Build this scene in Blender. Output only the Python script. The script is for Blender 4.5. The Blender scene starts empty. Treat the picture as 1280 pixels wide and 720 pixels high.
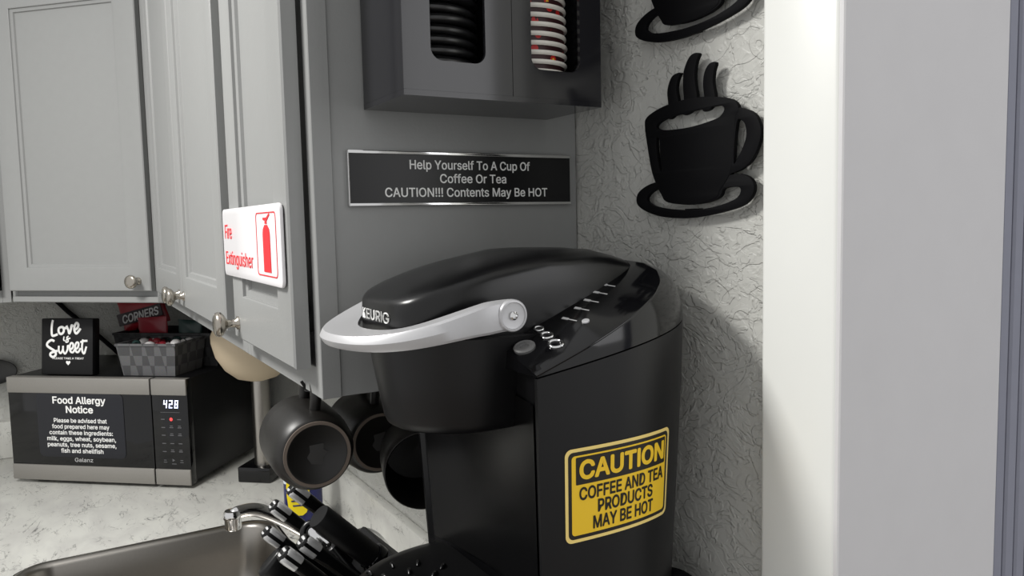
import bpy, bmesh, math, random
from mathutils import Matrix, Vector
C = bpy.context.scene.collection
sc = bpy.context.scene
random.seed(7)
PI = math.pi

# ------------------------------------------------------------------ camera, world, lights, exposure
def rig_camera():
    f, yaw, pitch, roll = 980.713, 1.04287483, 0.0847089895, -0.022272118
    cy, sy = math.cos(yaw), math.sin(yaw)
    f0 = Vector((-sy, cy, 0)); r0 = Vector((cy, sy, 0)); u0 = Vector((0, 0, 1))
    fw = f0*math.cos(pitch) - u0*math.sin(pitch); u = u0*math.cos(pitch) + f0*math.sin(pitch)
    r = r0*math.cos(roll) + u*math.sin(roll); u2 = u*math.cos(roll) - r0*math.sin(roll)
    cam = bpy.data.cameras.new('camera'); cam.sensor_width = 36; cam.lens = f/1280*36
    cam.clip_start = 0.02
    o = bpy.data.objects.new('camera', cam); C.objects.link(o)
    m = Matrix.Identity(4)
    for i in range(3):
        m[i][0], m[i][1], m[i][2] = r[i], u2[i], -fw[i]
    m.translation = Vector((0.736481626, -0.520371996, 1.53946588))
    o.matrix_world = m
    sc.camera = o
rig_camera()
w = bpy.data.worlds.new('room_glow'); sc.world = w; w.use_nodes = True
w.node_tree.nodes['Background'].inputs[0].default_value = (1.0, 1.0, 1.0, 1)
w.node_tree.nodes['Background'].inputs[1].default_value = 0.70
def area(name, loc, target, size, energy, color=(1, 1, 1)):
    l = bpy.data.lights.new(name, 'AREA'); l.shape = 'RECTANGLE'; l.size = size[0]; l.size_y = size[1]
    l.energy = energy; l.color = color
    o = bpy.data.objects.new(name, l); C.objects.link(o); o.location = loc
    d = Vector(target) - Vector(loc)
    o.rotation_euler = d.to_track_quat('-Z', 'Y').to_euler()
    return o
area('kitchen_ceiling_light', (-0.32, -1.2, 2.42), (-0.4, -0.9, 0), (0.34, 0.34), 30, (1, 0.985, 0.95))
area('hall_light', (1.9, 0.75, 1.95), (0.4, 0.1, 1.5), (1.0, 1.2), 6, (0.98, 0.98, 1.0))
sc.view_settings.view_transform = 'Standard'; sc.view_settings.look = 'None'
sc.view_settings.gamma = 1; sc.view_settings.use_curve_mapping = False
sc.view_settings.exposure = 0.0

# ------------------------------------------------------------------ materials
def lin(c):
    return tuple(((v/255)/12.92 if v/255 <= .04045 else ((v/255+.055)/1.055)**2.4) for v in c) + (1,)
MATS = {}
def mat(name, rgb, rough=.5, metal=0., spec=.5, bump=0, bscale=200, coat=0, emit=0, noise=0, nscale=60, bdist=.001):
    m = bpy.data.materials.new(name); m.use_nodes = True; MATS[name] = m
    nt = m.node_tree; b = nt.nodes['Principled BSDF']
    b.inputs['Base Color'].default_value = lin(rgb); b.inputs['Roughness'].default_value = rough
    b.inputs['Metallic'].default_value = metal; b.inputs['Specular IOR Level'].default_value = spec
    b.inputs['Coat Weight'].default_value = coat
    if emit:
        b.inputs['Emission Color'].default_value = lin(rgb); b.inputs['Emission Strength'].default_value = emit
    tc = nt.nodes.new('ShaderNodeTexCoord')
    if bump:
        n = nt.nodes.new('ShaderNodeTexNoise'); n.inputs['Scale'].default_value = bscale; n.inputs['Detail'].default_value = 4
        bp = nt.nodes.new('ShaderNodeBump'); bp.inputs['Strength'].default_value = bump; bp.inputs['Distance'].default_value = bdist
        nt.links.new(tc.outputs['Object'], n.inputs['Vector']); nt.links.new(n.outputs['Fac'], bp.inputs['Height'])
        nt.links.new(bp.outputs['Normal'], b.inputs['Normal'])
    if noise:
        n = nt.nodes.new('ShaderNodeTexNoise'); n.inputs['Scale'].default_value = nscale; n.inputs['Detail'].default_value = 5
        mx = nt.nodes.new('ShaderNodeMix'); mx.data_type = 'RGBA'
        a = lin(rgb); mx.inputs[6].default_value = tuple(v*(1-noise) for v in a[:3]) + (1,); mx.inputs[7].default_value = tuple(min(1, v*(1+noise)) for v in a[:3]) + (1,)
        nt.links.new(tc.outputs['Object'], n.inputs['Vector']); nt.links.new(n.outputs['Fac'], mx.inputs[0]); nt.links.new(mx.outputs[2], b.inputs['Base Color'])
    return m
M = MATS
mat('cabinet_paint', (145, 146, 145), .42, bump=.15, bscale=350, noise=.03)
mat('cabinet_inside', (60, 58, 55), .8)
mat('trim_white', (232, 233, 229), .35, bump=.06, bscale=90, noise=.01)
mat('jamb_paint', (214, 213, 214), .5, bump=.25, bscale=60, noise=.03, nscale=25)
mat('hall_paint', (140, 142, 155), .7, noise=.05)
mat('floor_tile', (150, 140, 130), .5, noise=.1)
mat('ceiling_paint', (235, 235, 232), .8)
mat('black_satin', (12, 12, 14), .36, spec=.4, bump=.08, bscale=900, bdist=.0004)
mat('black_gloss', (10, 10, 12), .09, spec=.5)
mat('black_matte', (12, 12, 14), .6, spec=.08)
mat('black_plastic', (12, 12, 13), .28, spec=.45)
mat('black_wood', (12, 12, 14), .5, spec=.35)
mat('acrylic_black', (36, 36, 39), .12, spec=.55)
mat('lid_black', (24, 24, 25), .28, spec=.6)
mat('silver_paint', (196, 196, 198), .34, metal=.35, noise=.03, nscale=400)
mat('chrome', (225, 225, 225), .08, metal=1)
mat('satin_nickel', (176, 170, 160), .22, metal=1)
mat('brushed_steel', (172, 168, 162), .3, metal=1, noise=.04, nscale=200)
mat('microwave_steel', (150, 147, 142), .45, metal=.5, noise=.06, nscale=300)
mat('microwave_glass', (9, 9, 11), .07, spec=.5)
mat('sign_black', (17, 17, 19), .3, spec=.4)
mat('notice_black', (31, 32, 38), .35, spec=.4)
mat('white_ink', (246, 246, 244), .5)
mat('grey_ink', (196, 196, 196), .5)
mat('dim_ink', (95, 95, 98), .5)
mat('red_ink', (226, 40, 48), .5)
mat('pink_pale', (246, 214, 214), .3)
mat('sign_white', (238, 236, 238), .22, spec=.5)
mat('sticker_yellow', (250, 206, 44), .4)
mat('sticker_cream', (252, 224, 136), .4)
mat('sticker_black', (26, 22, 16), .4)
mat('led_white', (215, 222, 255), .5, emit=1.6)
mat('led_red', (255, 70, 70), .5, emit=.8)
mat('mug_black', (22, 20, 18), .4, spec=.5, noise=.08, nscale=120)
mat('mug_foot', (112, 100, 90), .7)
mat('mug_stamp', (52, 51, 50), .6)
mat('lamp_cream', (212, 194, 166), .6, bump=.1)
mat('bag_red', (150, 24, 38), .35)
mat('bag_dark', (40, 24, 30), .4)
mat('candy_red', (140, 30, 44), .35)
mat('candy_white', (225, 222, 222), .4)
mat('candy_green', (40, 62, 60), .4)
mat('label_yellow', (238, 214, 30), .4)
mat('soap_blue', (30, 34, 92), .15, spec=.5)
mat('soap_clear', (214, 220, 224), .12)
mat('column_black', (10, 10, 11), .24, spec=.35)
mat('knife_cap', (225, 225, 225), .25, metal=.35)
mat('plate_grey', (66, 66, 66), .5)
mat('cup_white', (232, 228, 220), .5)
mat('grey_rubber', (92, 92, 92), .5)

def marble():
    m = bpy.data.materials.new('marble_laminate'); m.use_nodes = True; M['marble'] = m
    nt = m.node_tree; b = nt.nodes['Principled BSDF']; L = nt.links.new
    b.inputs['Roughness'].default_value = .32
    tc = nt.nodes.new('ShaderNodeTexCoord')
    mp = nt.nodes.new('ShaderNodeMapping'); mp.inputs['Rotation'].default_value = (.3, .2, .95); mp.inputs['Scale'].default_value = (1, 2.4, 1.3)
    L(tc.outputs['Object'], mp.inputs['Vector'])
    def noise(scale, detail, dist, rough=.6):
        n = nt.nodes.new('ShaderNodeTexNoise'); n.inputs['Scale'].default_value = scale; n.inputs['Detail'].default_value = detail
        n.inputs['Distortion'].default_value = dist; n.inputs['Roughness'].default_value = rough; L(mp.outputs[0], n.inputs['Vector']); return n
    def math_(op, a, bv=None, clamp=False):
        n = nt.nodes.new('ShaderNodeMath'); n.operation = op; n.use_clamp = clamp
        for i, v in enumerate((a, bv)):
            if v is None: continue
            if isinstance(v, (int, float)): n.inputs[i].default_value = v
            else: L(v, n.inputs[i])
        return n.outputs[0]
    def vein(scale, dist, width, gate_scale, gate_lo):
        n = noise(scale, 5, dist)
        d = math_('ABSOLUTE', math_('SUBTRACT', n.outputs['Fac'], .5))
        line = math_('SUBTRACT', 1, math_('DIVIDE', d, width), True)
        g = noise(gate_scale, 3, .4)
        gate = math_('MULTIPLY', math_('SUBTRACT', g.outputs['Fac'], gate_lo), 7, True)
        gate.node.use_clamp = True
        return math_('MULTIPLY', line, gate, True)
    v1 = vein(5.5, .9, .010, 9, .49); v2 = vein(13, 1.4, .016, 13, .50); cl = noise(7, 6, .8)
    r = nt.nodes.new('ShaderNodeValToRGB'); r.color_ramp.elements[0].position = .3; r.color_ramp.elements[1].position = .62
    r.color_ramp.elements[0].color = lin((190, 189, 185)); r.color_ramp.elements[1].color = lin((208, 208, 202)); L(cl.outputs['Fac'], r.inputs[0])
    mx = nt.nodes.new('ShaderNodeMix'); mx.data_type = 'RGBA'; mx.inputs[7].default_value = lin((78, 78, 78))
    L(math_('MULTIPLY', math_('MAXIMUM', v1, v2), .95), mx.inputs[0]); L(r.outputs[0], mx.inputs[6]); L(mx.outputs[2], b.inputs['Base Color'])
marble()
def plaster():
    m = bpy.data.materials.new('textured_plaster'); m.use_nodes = True; M['plaster'] = m
    nt = m.node_tree; b = nt.nodes['Principled BSDF']; L = nt.links.new
    b.inputs['Base Color'].default_value = lin((192, 192, 187)); b.inputs['Roughness'].default_value = .42
    b.inputs['Specular IOR Level'].default_value = .4
    tc = nt.nodes.new('ShaderNodeTexCoord')
    mp = nt.nodes.new('ShaderNodeMapping'); mp.inputs['Scale'].default_value = (1, 1, 1.25); L(tc.outputs['Object'], mp.inputs['Vector'])
    def nz(scale, detail, dist, lo, hi):
        n = nt.nodes.new('ShaderNodeTexNoise'); n.inputs['Scale'].default_value = scale; n.inputs['Detail'].default_value = detail
        n.inputs['Distortion'].default_value = dist; L(mp.outputs[0], n.inputs['Vector'])
        r = nt.nodes.new('ShaderNodeValToRGB'); r.color_ramp.elements[0].position = lo; r.color_ramp.elements[1].position = hi
        L(n.outputs['Fac'], r.inputs[0]); return r.outputs[0]
    a = nz(30, 2.5, 1.6, .485, .515); c = nz(60, 3, 1.0, .45, .6); d = nz(17, 3, 2.2, .495, .51)
    def mth(op, x, y):
        n = nt.nodes.new('ShaderNodeMath'); n.operation = op
        for i, v in enumerate((x, y)):
            if isinstance(v, (int, float)): n.inputs[i].default_value = v
            else: L(v, n.inputs[i])
        return n.outputs[0]
    h = mth('ADD', mth('ADD', mth('MULTIPLY', a, .45), mth('MULTIPLY', c, .3)), mth('MULTIPLY', d, .5))
    bp = nt.nodes.new('ShaderNodeBump'); bp.inputs['Strength'].default_value = .8; bp.inputs['Distance'].default_value = .0021
    L(h, bp.inputs['Height']); L(bp.outputs['Normal'], b.inputs['Normal'])
plaster()
def weave(name, c1, c2, sx, sz):
    m = bpy.data.materials.new(name); m.use_nodes = True; M[name] = m
    nt = m.node_tree; b = nt.nodes['Principled BSDF']; L = nt.links.new; b.inputs['Roughness'].default_value = .6
    uv = nt.nodes.new('ShaderNodeTexCoord')
    ck = nt.nodes.new('ShaderNodeTexChecker'); ck.inputs['Scale'].default_value = 1
    mp = nt.nodes.new('ShaderNodeMapping'); mp.inputs['Scale'].default_value = (sx, sx, sz); L(uv.outputs['Object'], mp.inputs['Vector'])
    L(mp.outputs[0], ck.inputs['Vector']); ck.inputs['Color1'].default_value = lin(c1); ck.inputs['Color2'].default_value = lin(c2)
    n = nt.nodes.new('ShaderNodeTexNoise'); n.inputs['Scale'].default_value = 500; L(uv.outputs['Object'], n.inputs['Vector'])
    mx = nt.nodes.new('ShaderNodeMix'); mx.data_type = 'RGBA'; mx.blend_type = 'MULTIPLY'; mx.inputs[0].default_value = .5
    L(ck.outputs['Color'], mx.inputs[6]); L(n.outputs['Color'], mx.inputs[7]); L(mx.outputs[2], b.inputs['Base Color'])
    bp = nt.nodes.new('ShaderNodeBump'); bp.inputs['Strength'].default_value = .6; bp.inputs['Distance'].default_value = .002
    L(ck.outputs['Fac'], bp.inputs['Height']); L(bp.outputs['Normal'], b.inputs['Normal'])
weave('basket_weave', (112, 112, 114), (84, 84, 86), 40, 40)
weave('basket_weave_dark', (66, 66, 68), (48, 48, 50), 40, 40)
def cup_print():
    m = bpy.data.materials.new('cup_print'); m.use_nodes = True; M['cup_print'] = m
    nt = m.node_tree; b = nt.nodes['Principled BSDF']; L = nt.links.new; b.inputs['Roughness'].default_value = .4
    tc = nt.nodes.new('ShaderNodeTexCoord'); v = nt.nodes.new('ShaderNodeTexVoronoi'); v.inputs['Scale'].default_value = 75
    L(tc.outputs['Object'], v.inputs['Vector'])
    r = nt.nodes.new('ShaderNodeValToRGB'); r.color_ramp.interpolation = 'CONSTANT'
    e = r.color_ramp.elements; e[0].color = lin((225, 190, 50)); e[1].position = .12; e[1].color = lin((190, 36, 34))
    k = e.new(.3); k.color = lin((52, 22, 26)); L(v.outputs['Distance'], r.inputs[0]); L(r.outputs[0], b.inputs['Base Color'])
cup_print()

# ------------------------------------------------------------------ helpers
def finish(bm, ang=35):
    bmesh.ops.recalc_face_normals(bm, faces=bm.faces)
    for f in bm.faces: f.smooth = True
    for e in bm.edges:
        if len(e.link_faces) == 2:
            if e.calc_face_angle(0) > math.radians(ang): e.smooth = False
        else: e.smooth = False
def thing(name, loc, label, cat, group=None):
    o = bpy.data.objects.new(name, None); C.objects.link(o); o.location = loc; o.empty_display_size = .02
    o['label'] = label; o['category'] = cat
    if group: o['group'] = group
    return o
def wloc(o):
    v = Vector(o.location)
    while o.parent: o = o.parent; v += Vector(o.location)
    return v
def obj(name, data, m, parent=None, loc=None, ang=35, label=None, keep=False):
    """data (bmesh or mesh, in world coordinates) becomes one mesh object"""
    if isinstance(data, bmesh.types.BMesh):
        if not keep: finish(data, ang)
        me = bpy.data.meshes.new(name); data.to_mesh(me); data.free()
    else: me = data; me.name = name
    base = wloc(parent) if parent else Vector((0, 0, 0))
    own = Vector(loc) if loc is not None else base
    me.transform(Matrix.Translation(-own))
    o = bpy.data.objects.new(name, me); C.objects.link(o)
    me.materials.clear(); me.materials.append(M[m])
    if parent: o.parent = parent
    o.location = own - base
    if label: o['label'] = label
    return o
def tag(o, label, cat, group=None):
    o['label'] = label; o['category'] = cat
    if group: o['group'] = group
    return o
def struct(name, data, m):
    o = obj(name, data, m); o['kind'] = 'structure'; return o
class Fr:
    """a frame: a along r, b along u, c along n"""
    def __init__(s, o, r, u, n): s.o, s.r, s.u, s.n = Vector(o), Vector(r).normalized(), Vector(u).normalized(), Vector(n).normalized()
    def __call__(s, a, b, c=0): return s.o + s.r*a + s.u*b + s.n*c
    def mat(s, a=0, b=0, c=0):
        m = Matrix.Identity(4)
        for i in range(3): m[i][0], m[i][1], m[i][2] = s.r[i], s.u[i], s.n[i]
        m.translation = s(a, b, c); return m
XZ = Fr((0, 0, 0), (1, 0, 0), (0, 0, 1), (0, -1, 0))       # things facing the room (wall with the cabinets)
YZ = Fr((0, 0, 0), (0, 1, 0), (0, 0, 1), (1, 0, 0))        # things facing +x
XY = Fr((0, 0, 0), (1, 0, 0), (0, 1, 0), (0, 0, 1))
def box_bm(bm, fr, a0, a1, b0, b1, c0, c1, bev=0, seg=2):
    vs = [bm.verts.new(fr(a, b, c)) for c in (c0, c1) for b in (b0, b1) for a in (a0, a1)]
    fs = [bm.faces.new([vs[i] for i in q]) for q in ((0, 1, 3, 2), (4, 6, 7, 5), (0, 4, 5, 1), (2, 3, 7, 6), (0, 2, 6, 4), (1, 5, 7, 3))]
    if bev:
        es = {e for f in fs for e in f.edges}
        bmesh.ops.bevel(bm, geom=list(es), offset=bev, segments=seg, affect='EDGES', profile=.5)
    return bm
def box(fr, a0, a1, b0, b1, c0, c1, bev=0, seg=2): return box_bm(bmesh.new(), fr, a0, a1, b0, b1, c0, c1, bev, seg)
def loft_bm(bm, rings, closed=True, cap0=True, cap1=True):
    R = [[bm.verts.new(p) for p in r] for r in rings]
    n = len(R[0])
    for i in range(len(R)-1):
        for j in range(n if closed else n-1):
            k = (j+1) % n
            bm.faces.new((R[i][j], R[i][k], R[i+1][k], R[i+1][j]))
    if cap0: bm.faces.new(R[0][::-1])
    if cap1: bm.faces.new(R[-1])
    return bm
def loft(rings, **k): return loft_bm(bmesh.new(), rings, **k)
def basis(d):
    d = Vector(d).normalized(); a = Vector((0, 0, 1)) if abs(d.z) < .9 else Vector((1, 0, 0))
    x = d.cross(a).normalized(); return x, d.cross(x).normalized(), d
def lathe_bm(bm, prof, o, d, n=40, cap0=True, cap1=True):
    x, y, d = basis(d); o = Vector(o)
    rings = [[o + d*h + (x*math.cos(2*PI*k/n) + y*math.sin(2*PI*k/n))*max(r, 1e-5) for k in range(n)] for r, h in prof]
    return loft_bm(bm, rings, cap0=cap0, cap1=cap1)
def lathe(prof, o, d, n=40, **k): return lathe_bm(bmesh.new(), prof, o, d, n, **k)
def catmull(pts, sub=8, closed=False):
    P = [Vector(p) for p in pts]; n = len(P); out = []
    rng = n if closed else n-1
    for i in range(rng):
        p0 = P[(i-1) % n] if closed or i > 0 else P[0]*2-P[1]
        p1, p2 = P[i], P[(i+1) % n]
        p3 = P[(i+2) % n] if closed or i+2 < n else P[-1]*2-P[-2]
        for k in range(sub):
            t = k/sub
            out.append(.5*((2*p1)+(-p0+p2)*t+(2*p0-5*p1+4*p2-p3)*t*t+(-p0+3*p1-3*p2+p3)*t**3))
    if not closed: out.append(P[-1])
    return out
def tube_bm(bm, pts, r, n=14, closed=False, flat=1.0, up=None):
    P = [Vector(p) for p in pts]; rings = []; N = len(P); px = None
    for i, p in enumerate(P):
        t = (P[(i+1) % N]-P[i-1]) if closed or 0 < i < N-1 else (P[1]-P[0] if i == 0 else P[-1]-P[-2])
        t.normalize()
        if up is not None: x = Vector(up).cross(t).normalized()
        elif px is None: x = basis(t)[0]
        else: x = (px - t*px.dot(t)).normalized()
        px = x; y = t.cross(x)
        rr = r(i/(N-1)) if callable(r) else r
        rings.append([p + x*math.cos(2*PI*k/n)*rr + y*math.sin(2*PI*k/n)*rr*flat for k in range(n)])
    if closed: rings.append(rings[0]); 
    loft_bm(bm, rings, cap0=not closed, cap1=not closed)
    if closed: bmesh.ops.remove_doubles(bm, verts=bm.verts, dist=1e-6)
    return bm
def tube(pts, r, n=14, **k): return tube_bm(bmesh.new(), pts, r, n, **k)
def plate_mesh(outer, holes, fr, c0, c1, bev=0):
    """flat plate with holes, from closed outlines in a frame"""
    cu = bpy.data.curves.new('outline', 'CURVE'); cu.dimensions = '2D'; cu.fill_mode = 'BOTH'
    cu.extrude = (c1-c0)/2 - bev; cu.bevel_depth = bev; cu.bevel_resolution = 1; cu.offset = -bev
    for ring in [outer]+holes:
        s = cu.splines.new('POLY'); s.points.add(len(ring)-1); s.use_cyclic_u = True
        for p, q in zip(s.points, ring): p.co = (q[0], q[1], 0, 1)
    o = bpy.data.objects.new('outline', cu); C.objects.link(o)
    dg = bpy.context.evaluated_depsgraph_get(); dg.update()
    me = bpy.data.meshes.new_from_object(o.evaluated_get(dg)); bpy.data.objects.remove(o); bpy.data.curves.remove(cu)
    me.transform(fr.mat(0, 0, (c0+c1)/2))
    return me
def plate(*a, **k):
    bm = bmesh.new(); me = plate_mesh(*a, **k); bm.from_mesh(me); bpy.data.meshes.remove(me)
    bmesh.ops.remove_doubles(bm, verts=bm.verts, dist=1e-6); return bm
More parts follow.
